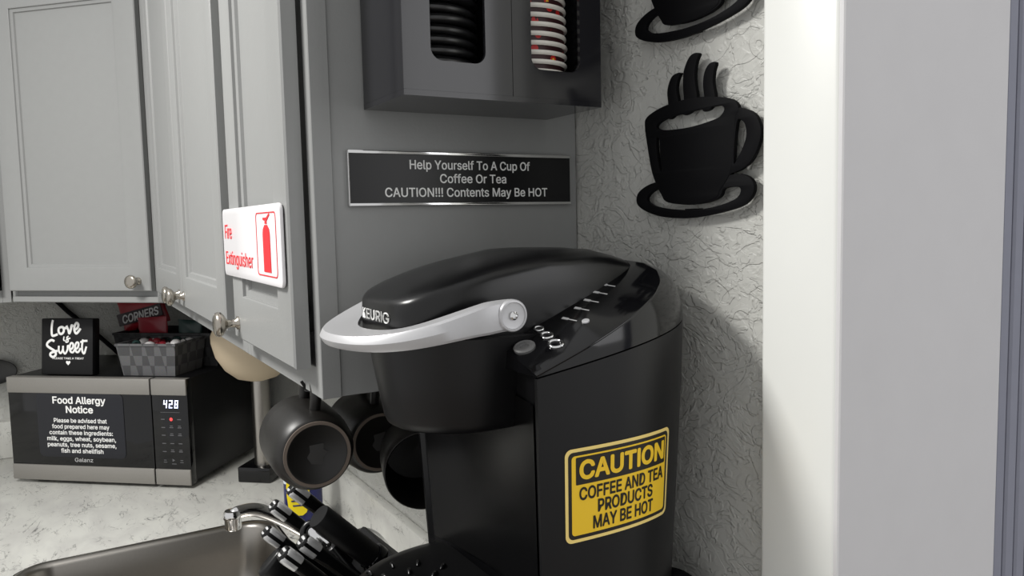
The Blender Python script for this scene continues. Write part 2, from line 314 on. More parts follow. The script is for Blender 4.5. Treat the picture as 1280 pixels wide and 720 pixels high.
# letter outlines drawn as closed polylines (advance, outlines), thousandths of the letter size
GLYPHS = {
 ' ': (187, []),
 '!': (196, ['67,160 63,509 132,509 128,160', '98,-4 86,-3 75,1 66,9 58,18 54,29 52,41 54,53 58,64 66,73 75,80 86,85 98,86 110,85 121,80 130,73 138,64 142,53 143,41 142,29 138,18 130,9 121,1 110,-3']),
 ',': (188, ['38,-119 68,71 137,71 84,-119']),
 '.': (188, ['95,-4 83,-3 73,1 63,9 55,18 51,29 50,41 51,53 55,64 63,73 73,81 83,85 95,87 107,85 118,81 128,73 135,64 140,53 141,41 140,29 135,18 128,9 118,1 107,-3']),
 ':': (188, ['95,-4 83,-3 73,1 63,9 55,18 51,29 50,41 51,53 55,64 63,73 73,81 83,85 95,87 107,85 118,81 128,73 135,64 140,53 141,41 140,29 135,18 128,9 118,1 107,-3', '95,271 83,272 73,277 63,284 55,294 51,304 50,316 51,328 55,339 63,349 73,356 83,360 95,362 107,360 118,356 128,349 135,339 140,328 141,316 140,304 135,294 128,284 118,277 107,272']),
 'A': (479, ['16,0 201,509 276,509 463,0 395,0 287,302 264,372 232,478 245,478 213,371 191,302 85,0', '110,142 110,199 370,199 370,142']),
 'B': (456, ['60,0 60,509 241,509 274,507 304,501 329,491 350,477 367,461 381,442 390,421 396,398 398,374 397,353 393,336 387,320 356,286 315,267 315,262 331,260 347,254 363,245 378,234 391,220 402,203 411,184 416,161 418,136 416,111 410,88 400,67 386,48 368,31 344,18 317,8 284,2 247,0', '125,57 245,57 281,60 309,67 330,80 344,96 353,115 355,137 354,153 350,169 342,184 333,197 320,209 306,218 289,225 269,229 248,231 125,231', '125,285 238,285 288,296 302,304 314,314 323,326 330,340 335,355 336,372 333,393 326,412 313,429 294,442 270,449 240,452 125,452']),
 'C': (510, ['267,-7 225,-3 186,7 150,25 119,49 92,79 70,115 53,157 44,203 40,254 44,305 53,352 70,393 92,429 119,459 150,484 186,501 225,512 267,516 340,504 362,496 383,485 402,471 419,456 435,438 448,418 459,397 467,373 473,348 408,348 389,395 357,428 315,449 267,456 237,453 209,445 184,432 161,414 141,391 125,364 113,332 106,295 103,254 106,213 113,177 125,145 141,117 161,94 184,76 210,63 237,56 267,53 315,60 357,81 389,114 408,160 473,160 467,135 459,112 448,91 435,71 420,53 402,38 383,24 363,13 341,5 317,-2 293,-6']),
 'D': (502, ['219,0 96,0 96,57 215,57 254,60 288,68 318,81 343,99 363,122 379,149 390,181 397,216 399,255 397,294 390,329 379,361 364,388 344,410 320,428 291,441 258,449 221,452 93,452 93,509 225,509 273,505 315,495 353,478 385,455 412,426 433,391 449,351 458,306 462,255 458,205 449,159 433,119 411,83 384,54 351,31 312,14 268,3', '125,509 125,0 60,0 60,509']),
 'E': (418, ['60,0 60,509 372,509 372,452 125,452 125,286 355,286 355,229 125,229 125,57 375,57 375,0']),
 'F': (410, ['60,0 60,509 369,509 369,452 125,452 125,278 346,278 346,221 125,221 125,0']),
 'G': (520, ['269,-7 225,-3 185,7 149,25 118,49 91,79 69,116 53,157 43,203 40,254 43,305 53,352 69,393 91,429 117,459 149,484 184,501 223,512 265,516 291,514 316,510 340,504 363,494 384,483 403,469 421,453 436,436 449,416 460,395 468,373 474,349 408,349 387,393 356,427 315,448 265,456 236,453 209,445 183,432 160,414 141,392 125,364 113,332 106,295 103,254 106,213 113,177 125,145 141,117 161,95 184,76 210,63 238,56 269,53 296,55 322,61 345,71 365,85 382,102 396,123 407,147 413,173 415,202 434,199 283,199 283,256 478,256 478,200 475,160 466,124 451,91 431,62 406,38 377,19 344,5 308,-4']),
 'H': (517, ['60,0 60,509 125,509 125,289 392,289 392,509 457,509 457,0 392,0 392,232 125,232 125,0']),
 'I': (185, ['60,0 125,0 125,509 60,509']),
 'K': (467, ['104,145 104,216 139,261 174,303 212,344 364,509 448,509 231,276 228,276', '60,0 60,509 125,509 125,334 124,225 125,193 125,0', '372,0 188,259 228,309 449,0']),
 'L': (393, ['60,0 60,509 125,509 125,57 361,57 361,0']),
 'M': (628, ['60,0 60,509 152,509 277,187 287,159 299,123 311,84 322,49 307,49 318,83 330,121 342,158 352,187 476,509 568,509 568,0 504,0 504,291 504,327 505,369 506,413 507,457 513,457 498,409 482,363 467,322 456,291 342,0 286,0 170,291 159,321 145,361 129,408 112,457 119,457 120,416 121,372 122,328 122,291 122,0']),
 'N': (523, ['60,0 60,509 136,509 343,183 363,151 388,107 414,55 405,54 401,108 399,157 399,195 399,509 463,509 463,0 387,0 202,290 177,331 148,381 108,452 119,454 122,384 124,328 125,291 125,0']),
 'O': (533, ['267,-7 225,-3 186,7 150,25 119,49 92,79 70,115 53,157 44,203 40,254 44,305 53,352 70,393 92,429 119,459 150,484 186,501 225,512 267,516 309,512 348,501 384,484 415,459 442,429 464,393 480,352 490,305 493,254 490,203 480,157 464,115 442,79 415,49 384,25 348,7 309,-3', '267,53 296,55 324,63 349,76 372,94 392,116 408,144 420,176 428,213 430,254 428,295 420,332 408,365 392,392 372,415 349,433 324,446 296,453 267,456 237,453 210,445 184,433 161,415 142,392 125,364 113,332 106,295 103,254 106,213 113,176 125,144 142,117 161,94 184,76 210,63 237,55']),
 'P': (444, ['60,0 60,509 235,509 272,506 305,499 332,487 356,471 375,452 390,430 400,404 407,377 409,348 407,318 400,291 390,265 375,243 356,223 332,207 305,195 272,188 235,186 109,186 109,242 233,242 257,244 279,248 297,256 312,266 324,279 333,294 339,310 343,328 344,348 343,367 339,385 333,402 324,416 312,428 297,439 279,446 257,451 232,452 125,452 125,0']),
 'R': (449, ['60,0 60,509 236,509 273,506 305,500 333,489 356,473 376,455 390,433 401,408 407,381 409,352 407,323 401,296 390,271 376,250 356,232 333,217 305,206 273,200 236,198 96,198 96,255 234,255 258,256 280,260 298,267 313,276 325,287 334,300 340,316 344,333 345,352 344,371 340,389 334,405 325,419 313,430 298,440 279,446 258,451 233,452 125,452 125,0', '353,0 230,229 303,229 428,0']),
 'S': (446, ['224,-9 188,-7 156,-1 128,9 102,23 81,40 64,60 51,83 42,109 38,137 104,137 108,118 114,102 123,88 136,76 150,66 166,59 224,49 246,50 267,54 286,60 303,69 317,79 329,92 338,106 344,122 346,139 344,154 340,168 332,179 296,205 245,222 184,239 145,253 112,269 86,289 67,313 56,341 52,372 54,400 62,425 75,448 92,468 113,484 138,498 165,508 195,514 227,516 259,514 289,508 316,498 340,484 360,468 377,449 390,427 398,403 401,378 337,378 332,402 320,421 302,437 280,449 254,456 225,459 204,457 185,454 167,448 152,440 139,430 129,418 121,405 117,391 115,376 117,359 122,345 131,334 169,308 212,293 264,279 312,264 359,238 395,198 402,180 407,161 408,139 406,112 399,87 386,64 370,43 349,25 323,11 294,0 261,-7']),
 'T': (448, ['32,452 32,509 417,509 417,452 257,452 257,0 193,0 193,452']),
 'U': (517, ['259,-8 220,-6 186,2 154,15 126,33 103,55 85,80 71,108 63,140 60,173 60,509 124,509 124,178 126,155 132,133 141,113 153,95 169,80 187,68 208,59 232,53 259,52 285,53 309,59 331,68 349,80 364,95 377,113 385,133 391,155 393,178 393,509 457,509 457,173 454,140 446,108 433,80 414,55 391,33 363,15 332,2 297,-6']),
 'Y': (472, ['203,0 203,208 16,509 91,509 192,344 222,292 250,230 224,230 251,293 280,344 381,509 455,509 268,208 268,0']),
 'a': (389, ['160,-9 137,-7 115,-3 94,5 76,15 60,29 48,45 38,63 32,84 30,108 32,128 36,146 43,161 53,174 64,184 78,193 125,211 178,220 234,227 265,235 271,240 274,246 276,255 276,257 267,297 240,322 196,331 149,322 118,301 100,274 41,291 51,313 64,331 79,346 95,358 114,368 133,375 194,384 239,379 286,360 300,350 312,336 322,320 330,301 335,278 337,251 337,0 277,0 277,52 272,52 252,25 215,1', '170,45 192,47 211,51 228,59 242,68 254,80 263,93 270,108 274,122 276,138 276,190 259,182 231,176 200,171 175,168 134,159 103,139 97,130 93,118 92,105 102,72 130,52']),
 'b': (424, ['229,-8 208,-7 189,-3 172,4 138,31 118,59 112,59 112,0 53,0 53,509 114,509 114,319 118,319 137,346 171,373 188,379 207,383 229,384 259,382 287,374 313,361 335,342 354,320 370,293 381,261 388,227 390,189 388,151 381,116 370,84 355,57 336,34 313,16 288,3 260,-6', '220,47 242,49 262,55 279,66 294,80 306,97 316,117 323,139 327,163 328,189 327,215 323,239 316,261 307,281 295,298 280,311 262,322 243,328 220,330 198,328 178,322 161,312 147,299 134,282 125,263 118,241 114,216 113,189 114,162 118,138 125,115 135,95 147,78 162,65 179,55 198,49']),
 'c': (396, ['207,-8 174,-5 144,3 117,16 93,35 72,58 56,85 44,116 37,150 34,187 37,225 44,260 56,291 72,318 93,341 117,360 144,374 174,382 207,384 260,377 305,356 340,322 362,277 303,262 290,289 270,311 242,325 207,330 184,328 163,321 145,310 130,296 118,278 108,258 102,236 98,212 96,187 98,163 102,139 108,117 118,97 130,80 145,66 163,55 184,49 207,46 243,52 271,66 292,89 304,117 363,102 341,56 306,21 261,-1']),
 'd': (424, ['195,-8 165,-6 137,3 111,16 89,34 70,57 55,84 43,116 36,151 34,189 36,227 43,261 55,293 70,320 89,342 112,361 137,374 165,382 196,384 218,383 237,379 253,373 287,346 306,319 311,319 311,509 372,509 372,0 313,0 313,59 307,59 287,31 252,4 236,-3 217,-7', '205,47 226,49 246,55 263,65 278,78 290,95 299,115 306,138 310,162 312,189 310,216 306,241 300,263 290,282 278,299 263,312 246,322 227,328 205,330 182,328 162,322 145,311 130,298 118,281 108,261 102,239 98,215 96,189 98,163 102,139 109,117 118,97 130,80 145,66 162,55 182,49']),
 'e': (404, ['212,-8 177,-5 145,3 117,16 92,35 72,58 56,85 44,116 37,150 34,187 36,224 44,258 55,290 71,317 91,340 115,359 142,373 172,382 205,384 266,374 285,366 303,355 319,341 334,324 347,305 357,282 365,256 370,227 371,194 371,169 75,169 75,221 338,221 310,202 308,226 304,248 298,269 288,286 277,301 263,314 246,323 227,328 205,330 183,328 164,323 146,313 131,301 119,286 109,270 102,251 97,231 96,211 96,178 98,151 102,127 110,106 121,88 135,73 151,61 169,53 190,48 212,46 254,53 285,73 306,105 365,91 358,72 348,55 335,39 320,26 302,14 283,4 261,-3 237,-7']),
 'f': (253, ['228,379 228,327 6,327 6,379', '81,0 81,432 82,452 87,470 96,486 107,499 120,510 135,519 187,530 222,527 243,521 227,468 215,472 195,474 178,472 164,468 154,460 147,449 143,435 142,419 142,0']),
 'g': (425, ['207,-151 180,-149 156,-146 134,-140 82,-110 51,-69 101,-41 122,-66 154,-88 207,-97 236,-95 261,-87 282,-75 298,-58 308,-34 311,-6 311,68 306,68 287,41 252,16 236,10 217,6 195,5 165,7 138,14 113,27 90,43 71,65 55,90 43,120 36,154 34,191 36,229 43,263 55,293 71,320 90,342 112,361 138,374 166,382 196,384 218,383 237,379 253,373 288,346 308,319 313,319 313,379 372,379 372,-9 370,-40 363,-67 350,-90 334,-109 314,-124 291,-136 265,-144 237,-149', '205,59 227,61 246,66 264,75 278,87 290,103 300,121 307,142 311,166 312,193 311,219 307,242 300,264 291,283 279,299 264,312 247,322 227,328 205,330 182,328 163,322 145,312 130,298 118,282 109,262 102,241 98,218 96,193 98,167 102,144 109,123 118,104 131,88 145,76 163,66 183,61']),
 'h': (410, ['114,227 114,0 53,0 53,509 114,509 114,287 102,287 116,319 132,344 152,362 175,374 200,382 227,384 252,383 275,377 295,369 313,356 328,340 341,321 350,298 355,271 357,240 357,0 296,0 296,235 293,263 286,286 273,304 256,318 235,326 210,329 192,328 176,324 161,317 147,308 136,297 126,283 119,266 115,248']),
 'i': (166, ['53,0 53,379 114,379 114,0', '84,443 73,444 63,448 54,455 47,463 43,472 41,483 43,494 47,504 54,512 63,518 73,522 84,524 95,522 105,518 114,512 121,504 125,494 126,483 125,472 121,463 114,455 105,448 95,444']),
 'k': (380, ['110,137 110,212 121,212 284,379 360,379 184,199 177,199', '53,0 53,509 114,509 114,0', '294,0 148,186 191,229 372,0']),
 'l': (189, ['139,-2 112,0 91,8 74,20 62,37 55,59 53,84 53,509 114,509 114,99 120,62 126,57 135,53 146,52 160,53 170,54 181,3 162,-1']),
 'm': (610, ['53,0 53,379 112,379 112,295 108,295 114,314 122,331 132,346 172,376 219,386 245,383 268,375 287,361 303,342 314,320 321,295 312,295 318,312 326,329 337,343 381,375 437,386 458,385 478,380 497,372 514,361 529,346 541,328 550,307 555,283 557,255 557,0 496,0 496,254 493,279 485,298 473,313 456,323 438,329 419,330 402,329 387,326 374,320 345,290 335,247 335,0 274,0 274,260 272,280 265,297 253,311 238,322 220,328 199,330 158,320 145,312 135,302 126,289 119,274 115,257 114,238 114,0']),
 'n': (410, ['114,227 114,0 53,0 53,379 112,379 112,287 102,287 116,319 132,344 152,362 175,374 200,382 227,384 252,383 275,377 295,369 313,356 328,340 341,321 350,298 355,271 357,240 357,0 296,0 296,235 293,263 286,286 273,304 256,318 235,326 210,329 192,328 176,324 161,317 147,308 136,297 126,283 119,266 115,248']),
 'o': (415, ['207,-8 174,-5 144,3 117,16 93,35 72,58 56,85 44,116 37,150 34,187 37,225 44,260 56,291 72,318 93,341 117,360 144,374 174,382 207,384 241,382 271,374 299,360 323,341 343,318 359,291 371,260 379,225 381,187 379,150 371,116 359,85 343,58 323,35 299,16 271,3 241,-5', '207,46 231,49 252,55 270,66 285,80 298,97 307,117 314,139 318,163 319,187 318,212 314,236 307,258 298,278 285,296 270,310 252,321 231,328 207,330 184,328 163,321 145,310 130,296 118,278 108,258 102,236 98,212 96,187 98,163 102,139 108,117 118,97 130,80 145,66 163,55 184,49']),
 'p': (424, ['53,-143 53,379 112,379 112,319 118,319 137,346 171,373 188,379 207,383 229,384 259,382 287,374 313,361 335,342 354,320 370,293 381,261 388,227 390,189 388,151 381,116 370,84 355,57 336,34 313,16 288,3 260,-6 229,-8 208,-7 189,-3 173,4 138,31 118,59 114,59 114,-143', '220,47 242,49 262,55 279,66 294,80 306,97 316,117 323,139 327,163 328,189 327,215 323,239 316,261 307,281 295,298 280,311 262,322 243,328 220,330 198,328 178,322 161,312 147,299 134,282 125,263 118,241 114,216 113,189 114,162 118,138 125,115 135,95 147,78 162,65 179,55 198,49']),
 'q': (424, ['372,-143 311,-143 311,59 306,59 287,31 252,4 236,-3 217,-7 195,-8 165,-6 137,3 111,16 89,34 70,57 55,84 43,116 36,151 34,189 36,227 43,261 55,293 70,320 89,342 112,361 137,374 165,382 196,384 218,383 237,379 253,373 287,346 307,319 313,319 313,379 372,379', '205,47 226,49 246,55 263,65 278,78 290,95 299,115 306,138 310,162 312,189 310,216 306,241 300,263 290,282 278,299 263,312 246,322 227,328 205,330 182,328 162,322 145,311 130,298 118,281 108,261 102,239 98,215 96,189 98,163 102,139 109,117 118,97 130,80 145,66 162,55 182,49']),
 'r': (259, ['53,0 53,379 112,379 112,321 115,321 124,339 137,354 152,367 171,377 191,383 213,385 229,384 243,384 243,322 230,324 207,326 190,324 174,321 159,315 146,306 135,296 126,284 119,269 115,254 114,237 114,0']),
 's': (365, ['182,-8 157,-7 133,-3 112,3 93,12 76,24 62,38 50,54 41,73 36,94 94,107 101,87 111,72 124,60 141,52 160,47 181,45 206,47 227,53 244,62 258,74 265,88 268,103 266,115 262,126 254,136 243,144 229,150 212,155 149,170 118,180 92,192 72,208 58,227 50,249 47,274 49,295 55,314 65,332 79,347 95,360 115,370 137,378 161,383 187,384 212,383 234,379 254,372 271,363 286,352 299,339 324,290 268,277 262,291 254,304 243,316 228,325 210,331 187,333 166,331 147,326 131,317 119,305 111,292 109,277 110,264 115,253 124,243 172,223 229,209 261,200 287,187 306,171 320,153 328,131 331,107 329,85 323,65 312,47 298,31 281,18 260,6 236,-2 210,-7']),
 't': (227, ['204,379 204,327 6,327 6,379', '65,471 126,471 126,98 127,83 130,70 136,61 144,55 156,51 170,50 185,51 202,54 213,2 192,-3 168,-4 138,-1 113,7 92,21 77,41 68,64 65,93']),
 'u': (410, ['182,-5 158,-3 135,2 115,11 97,23 82,39 69,59 60,82 54,109 53,139 53,379 114,379 114,144 116,117 124,94 137,75 154,61 175,53 200,50 218,51 234,55 249,62 263,71 274,83 283,97 290,113 295,132 296,153 296,379 357,379 357,0 298,0 298,92 307,92 294,60 277,35 257,17 234,5 209,-3']),
 'v': (389, ['163,0 17,379 84,379 165,155 187,87 206,21 184,21 203,87 224,155 305,379 371,379 226,0']),
 'w': (567, ['138,0 23,379 87,379 133,214 154,137 175,41 165,41 186,135 206,214 252,379 316,379 362,214 382,136 402,41 391,41 413,135 434,214 480,379 545,379 429,0 368,0 319,172 305,225 291,280 277,338 291,338 277,280 263,225 248,172 199,0']),
 'x': (378, ['21,0 171,218 171,171 29,379 100,379 147,306 179,253 207,206 175,206 202,253 233,306 282,379 352,379 209,169 209,214 358,0 287,0 231,85 200,136 173,182 205,182 178,136 148,85 91,0']),
 'y': (389, ['47,-139 61,-86 71,-87 104,-89 130,-74 151,-36 163,-1 17,379 84,379 165,155 187,87 206,21 184,21 202,87 224,155 305,379 371,379 204,-58 177,-107 139,-136 91,-145 65,-143']),
 'z': (380, ['42,0 42,46 254,320 254,323 48,323 48,379 333,379 333,331 126,60 126,56 339,56 339,0']),
}
def text_mesh(body, bold=0, shear=0, spacing=1.0):
    """text as a mesh: x in reading direction, unit size"""
    cu = bpy.data.curves.new('words', 'CURVE'); cu.dimensions = '2D'; cu.fill_mode = 'BOTH'; cu.extrude = .01
    x = 0
    for ch in body:
        adv, outs = GLYPHS[ch]
        for o_ in outs:
            P = [tuple(int(v) for v in p.split(',')) for p in o_.split()]
            sp = cu.splines.new('POLY'); sp.points.add(len(P)-1); sp.use_cyclic_u = True
            for p, (px_, py_) in zip(sp.points, P): p.co = ((x+px_*1.0)/1000 + shear*py_/1000, py_/1000, 0, 1)
        x += adv*spacing
    o = bpy.data.objects.new('words', cu); C.objects.link(o)
    dg = bpy.context.evaluated_depsgraph_get(); dg.update()
    me = bpy.data.meshes.new_from_object(o.evaluated_get(dg)); bpy.data.objects.remove(o); bpy.data.curves.remove(cu)
    if bold:                                        # heavier weight: the outline spread a little to every side
        src = bmesh.new(); src.from_mesh(me); out = bmesh.new()
        for k in range(-1, 8):
            t2 = bpy.data.meshes.new('w'); src.to_mesh(t2)
            if k >= 0: t2.transform(Matrix.Translation((bold*math.cos(PI*k/4), bold*math.sin(PI*k/4), .0008*k)))
            out.from_mesh(t2); bpy.data.meshes.remove(t2)
        src.free(); out.to_mesh(me); out.free()
    return me
def text_into(bm, body, fr, a0, a1, b0, b1, c, thick=.0006, bold=0, **k):
    """text fitted into the rectangle a0..a1, b0..b1 of a frame"""
    me = text_mesh(body, bold, **k)
    xs = [v.co.x for v in me.vertices]; ys = [v.co.y for v in me.vertices]
    x0, x1, y0, y1 = min(xs), max(xs), min(ys), max(ys)
    for v in me.vertices:
        a = a0+(v.co.x-x0)/(x1-x0)*(a1-a0); b = b0+(v.co.y-y0)/(y1-y0)*(b1-b0); cc = c+(thick*(1+25*(v.co.z-.01)) if v.co.z > 0 else 0)
        v.co = fr(a, b, cc) if isinstance(fr, Fr) else fr(a, b, cc)
    bm.from_mesh(me); bpy.data.meshes.remove(me)
def line_into(bm, body, fr, ac, b0, h, c, width=None, cap=0.509, **k):
    """one line of text by cap height, true proportions unless width is given"""
    me = text_mesh(body, k.pop('bold', 0), **{q: k[q] for q in k if q in ('shear', 'spacing')})
    s = h/cap; xs = [v.co.x for v in me.vertices]; wd = max(xs)-min(xs); mid = (max(xs)+min(xs))/2
    sx = width/wd if width else s; th = k.get('thick', .0006)
    for v in me.vertices: v.co = fr(ac+(v.co.x-mid)*sx, b0+v.co.y*s, c+(th*(1+25*(v.co.z-.01)) if v.co.z > 0 else 0))
    bm.from_mesh(me); bpy.data.meshes.remove(me)
def rrect(a0, a1, b0, b1, r, n=6):
    out = []
    for cx, cy, s in ((a1-r, b1-r, 0), (a0+r, b1-r, 90), (a0+r, b0+r, 180), (a1-r, b0+r, 270)):
        for k in range(n+1):
            t = math.radians(s+90*k/n); out.append((cx+r*math.cos(t), cy+r*math.sin(t)))
    return out
def copy_tree(o, parent=None):
    c = o.copy(); C.objects.link(c)
    if parent: c.parent = parent
    for ch in list(o.children): copy_tree(ch, c)
    return c

# ------------------------------------------------------------------ the room
WX0 = -1.84                                       # left wall
struct('floor', box(XY, -2.0, 2.6, -2.6, 2.2, -.06, 0), 'floor_tile')
bm = box(XZ, WX0, .345, 0, 2.5, -.199, 0); struct('wall_back', bm, 'plaster')
bm = box(XZ, .36, 1.25, 2.1, 2.5, -.199, 0); box_bm(bm, XZ, 1.25, 2.6, 0, 2.5, -.199, 0); struct('wall_back_beyond', bm, 'plaster')
struct('wall_left', box(YZ, -2.6, .199, 0, 2.5, WX0-.1, WX0), 'plaster')
bm = box(XZ, .284, .3575, 0, 2.16, .0002, .020, .0045, 3); struct('trim_1', bm, 'trim_white')
struct('trim_2', box(XZ, .3452, .36, 0, 2.1, -.1988, .0188, .001, 1), 'jamb_paint')
bm = bmesh.new()
for k in range(9): box_bm(bm, YZ, .225+k*.02, .241+k*.02, 0, 2.4, .335, .3455, .002, 1)
box_bm(bm, YZ, .205, 2.0, 0, 2.5, .30, .338)
struct('wall_hall', bm, 'hall_paint')
struct('wall_far', box(XZ, .30, 2.6, 0, 2.5, -2.1, -2.0), 'hall_paint')

# ------------------------------------------------------------------ wall cabinets
def panel_door(bm, fr, a0, a1, b0, b1, t=.016, st=.055, deep=.0098):
    """framed door: outer slab, sloped moulding, recessed flat panel; c = 0 is its back"""
    def ring(d, c): return [fr(a0+d, b0+d, c), fr(a1-d, b0+d, c), fr(a1-d, b1-d, c), fr(a0+d, b1-d, c)]
    loft_bm(bm, [ring(0, 0), ring(0, t-.002), ring(.002, t), ring(st-.0015, t), ring(st, t-.001), ring(st+.0006, t-.0045), ring(st+.0075, t-.006), ring(st+.0090, t-deep), ring(st+.012, t-deep)])
    return bm
def knob(parent, fr, a, b, c):
    p = [(.0085, 0), (.0085, .002), (.0055, .004), (.0045, .010), (.006, .0145), (.011, .0175), (.0148, .021), (.0155, .0245), (.0145, .0275), (.011, .0295), (.005, .0305), (0, .0308)]
    obj('knob', lathe(p, fr(a, b, c), fr.n, 28), 'satin_nickel', parent, loc=fr(a, b, c), ang=60, label='brushed nickel knob')
def cabinet(name, fr, width, z0, z1, depth, label, doors, stile=.018, rail=.030, body=True, side_step=.02):
    """fr: origin at left end of the face, b = 0 at floor level, c = 0 on the face of the frame"""
    t = thing(name, fr(width/2, z0, -depth/2), label, 'cabinet')
    bm = bmesh.new()
    box_bm(bm, fr, 0, stile, z0, z1, -.0195, 0, .0008, 1); box_bm(bm, fr, width-stile, width, z0, z1, -.0195, 0, .0008, 1)
    box_bm(bm, fr, stile, width-stile, z0, z0+rail, -.0193, -.0002, .0008, 1); box_bm(bm, fr, stile, width-stile, z1-rail, z1, -.0193, -.0002, .0008, 1)
    obj('face_frame', bm, 'cabinet_paint', t)
    if body:
        bm = box(fr, .001, .014, z0+.002, z1, -depth, -.0195); box_bm(bm, fr, width-.016, width-.003, z0+.0005, z1, -depth, -.0195)
        box_bm(bm, fr, .014, width-.016, z0+.012, z0+.024, -depth, -.0195); box_bm(bm, fr, .014, width-.016, z1-.02, z1-.008, -depth, -.0195)
        box_bm(bm, fr, .014, width-.016, z0+.024, z1-.02, -depth, -depth+.006)
        obj('carcass', bm, 'cabinet_paint', t)
    for a0, a1, ka, kb in doors:
        d = obj('door', panel_door(bmesh.new(), Fr(fr(0, 0, .005), fr.r, fr.u, fr.n), a0, a1, z0+.029, z1-.029), 'cabinet_paint', t, loc=fr((a0+a1)/2, z0+.029, .005))
        if ka is not None: knob(d, fr, ka, kb, .021)
    return t
CZ0, CZ1, DP = 1.372, 2.134, .303
wall_fr = Fr((-.33, -.305, 0), (1, 0, 0), (0, 0, 1), (0, -1, 0))
cabinet('wall_cabinet', wall_fr, .33, CZ0, CZ1, DP, 'grey wall cabinet at the end of the row with fire extinguisher sign', [(.030, .313, .056, 1.421)])
wall_fr = Fr((-1.19, -.305, 0), (1, 0, 0), (0, 0, 1), (0, -1, 0))
cabinet('wall_cabinet', wall_fr, .858, CZ0, CZ1, DP, 'grey two-door wall cabinet between the end cabinet and the corner cabinet', [(.012, .417, .393, 1.421), (.423, .828, .447, 1.421)])
s2 = 2**.5
diag = Fr((-1.19-.4313/s2, -.305-.4313/s2, 0), (1, 1, 0), (0, 0, 1), (1, -1, 0))
t = cabinet('corner_cabinet', diag, .4313, CZ0, CZ1, .3, 'grey diagonal corner wall cabinet above the microwave', [(.014, .409, .377, 1.424)], body=False)
def ringz(z): return [Vector(p+(z,)) for p in ((-1.190, -.307), (-1.494, -.611), (WX0+.002, -.611), (WX0+.002, -.002), (-1.190, -.002))]
q = [Vector(p+(0,)) for p in ((-1.191, -.333), (-1.469, -.611))]
def ringc(z): return [Vector((-1.1915, -.322, z)), Vector((-1.479, -.6095, z)), Vector((WX0+.002, -.6095, z)), Vector((WX0+.002, -.002, z)), Vector((-1.1915, -.002, z))]
bm = loft([ringc(CZ0+.003), ringc(CZ0+.015)]); loft_bm(bm, [ringc(CZ1-.015), ringc(CZ1)])
box_bm(bm, XZ, -1.203, -1.1915, CZ0+.015, CZ1-.015, .002, .318); box_bm(bm, YZ, -.6095, -.002, CZ0+.015, CZ1-.015, WX0+.002, WX0+.012)
obj('carcass', bm, 'cabinet_paint', t)
wall_fr = Fr((-1.494, -1.22, 0), (0, 1, 0), (0, 0, 1), (1, 0, 0))
cabinet('wall_cabinet', wall_fr, .607, CZ0, CZ1, .34, 'grey wall cabinet cut by the left edge of the photo', [(.02, .585, .06, 1.421)])

# ------------------------------------------------------------------ worktop, backsplash, base cabinets, sink
SX0, SX1, SY0, SY1 = -.925, -.13, -.60, -.175      # bowl opening
def worktop():
    outer = [(WX0+.001, -.001), (.28, -.001), (.28, -.655), (-1.19, -.655), (-1.19, -2.2), (WX0+.001, -2.2)]
    hole = rrect(SX0-.004, SX1+.004, SY0-.004, SY1+.004, .05)
    o = obj('worktop', plate(outer, [hole], Fr((0, 0, .876), (1, 0, 0), (0, 1, 0), (0, 0, 1)), 0, .038, .004), 'marble')
    tag(o, 'white marble-look kitchen worktop with grey veins under the microwave', 'worktop')
    bm = box(XZ, WX0+.022, .28, .9142, 1.0165, .0015, .0205, .003, 2)
    tag(obj('backsplash', bm, 'marble'), 'marble-look upstand along the wall behind the sink', 'backsplash')
    bm = box(YZ, -2.2, -.0015, .9142, 1.0165, WX0+.0015, WX0+.0205, .003, 2)
    tag(obj('backsplash', bm, 'marble'), 'marble-look upstand on left wall beside the microwave', 'backsplash')
worktop()
def base_unit(fr, width, label):
    t = thing('base_cabinet', fr(width/2, 0, -.3), label, 'cabinet')
    bm = box(fr, .001, .017, .1, .875, -.598, -.02); box_bm(bm, fr, width-.017, width-.001, .1, .875, -.598, -.02)
    box_bm(bm, fr, .017, width-.017, .1, .116, -.598, -.02); box_bm(bm, fr, .017, width-.017, 0, .1, -.09, -.075); box_bm(bm, fr, .017, width-.017, .116, .6, -.598, -.592)
    obj('carcass', bm, 'cabinet_paint', t)
    bm = box(fr, 0, .03, .1, .875, -.02, 0); box_bm(bm, fr, width-.03, width, .1, .875, -.02, 0); box_bm(bm, fr, .03, width-.03, .84, .875, -.02, 0); box_bm(bm, fr, .03, width-.03, .1, .13, -.02, 0)
    obj('face_frame', bm, 'cabinet_paint', t)
    for a0, a1 in ((.012, width/2-.003), (width/2+.003, width-.012)):
        obj('door', panel_door(bmesh.new(), Fr(fr(0, 0, .002), fr.r, fr.u, fr.n), a0, a1, .12, .855), 'cabinet_paint', t)
base_unit(Fr((-1.1, -.62, 0), (1, 0, 0), (0, 0, 1), (0, -1, 0)), 1.05, 'grey base cabinet under the sink')
base_unit(Fr((-.045, -.62, 0), (1, 0, 0), (0, 0, 1), (0, -1, 0)), .32, 'grey base cabinet under the coffee maker end of the worktop')
base_unit(Fr((-1.225, -2.1, 0), (0, 1, 0), (0, 0, 1), (1, 0, 0)), .99, 'grey base cabinet under the left run of worktop')

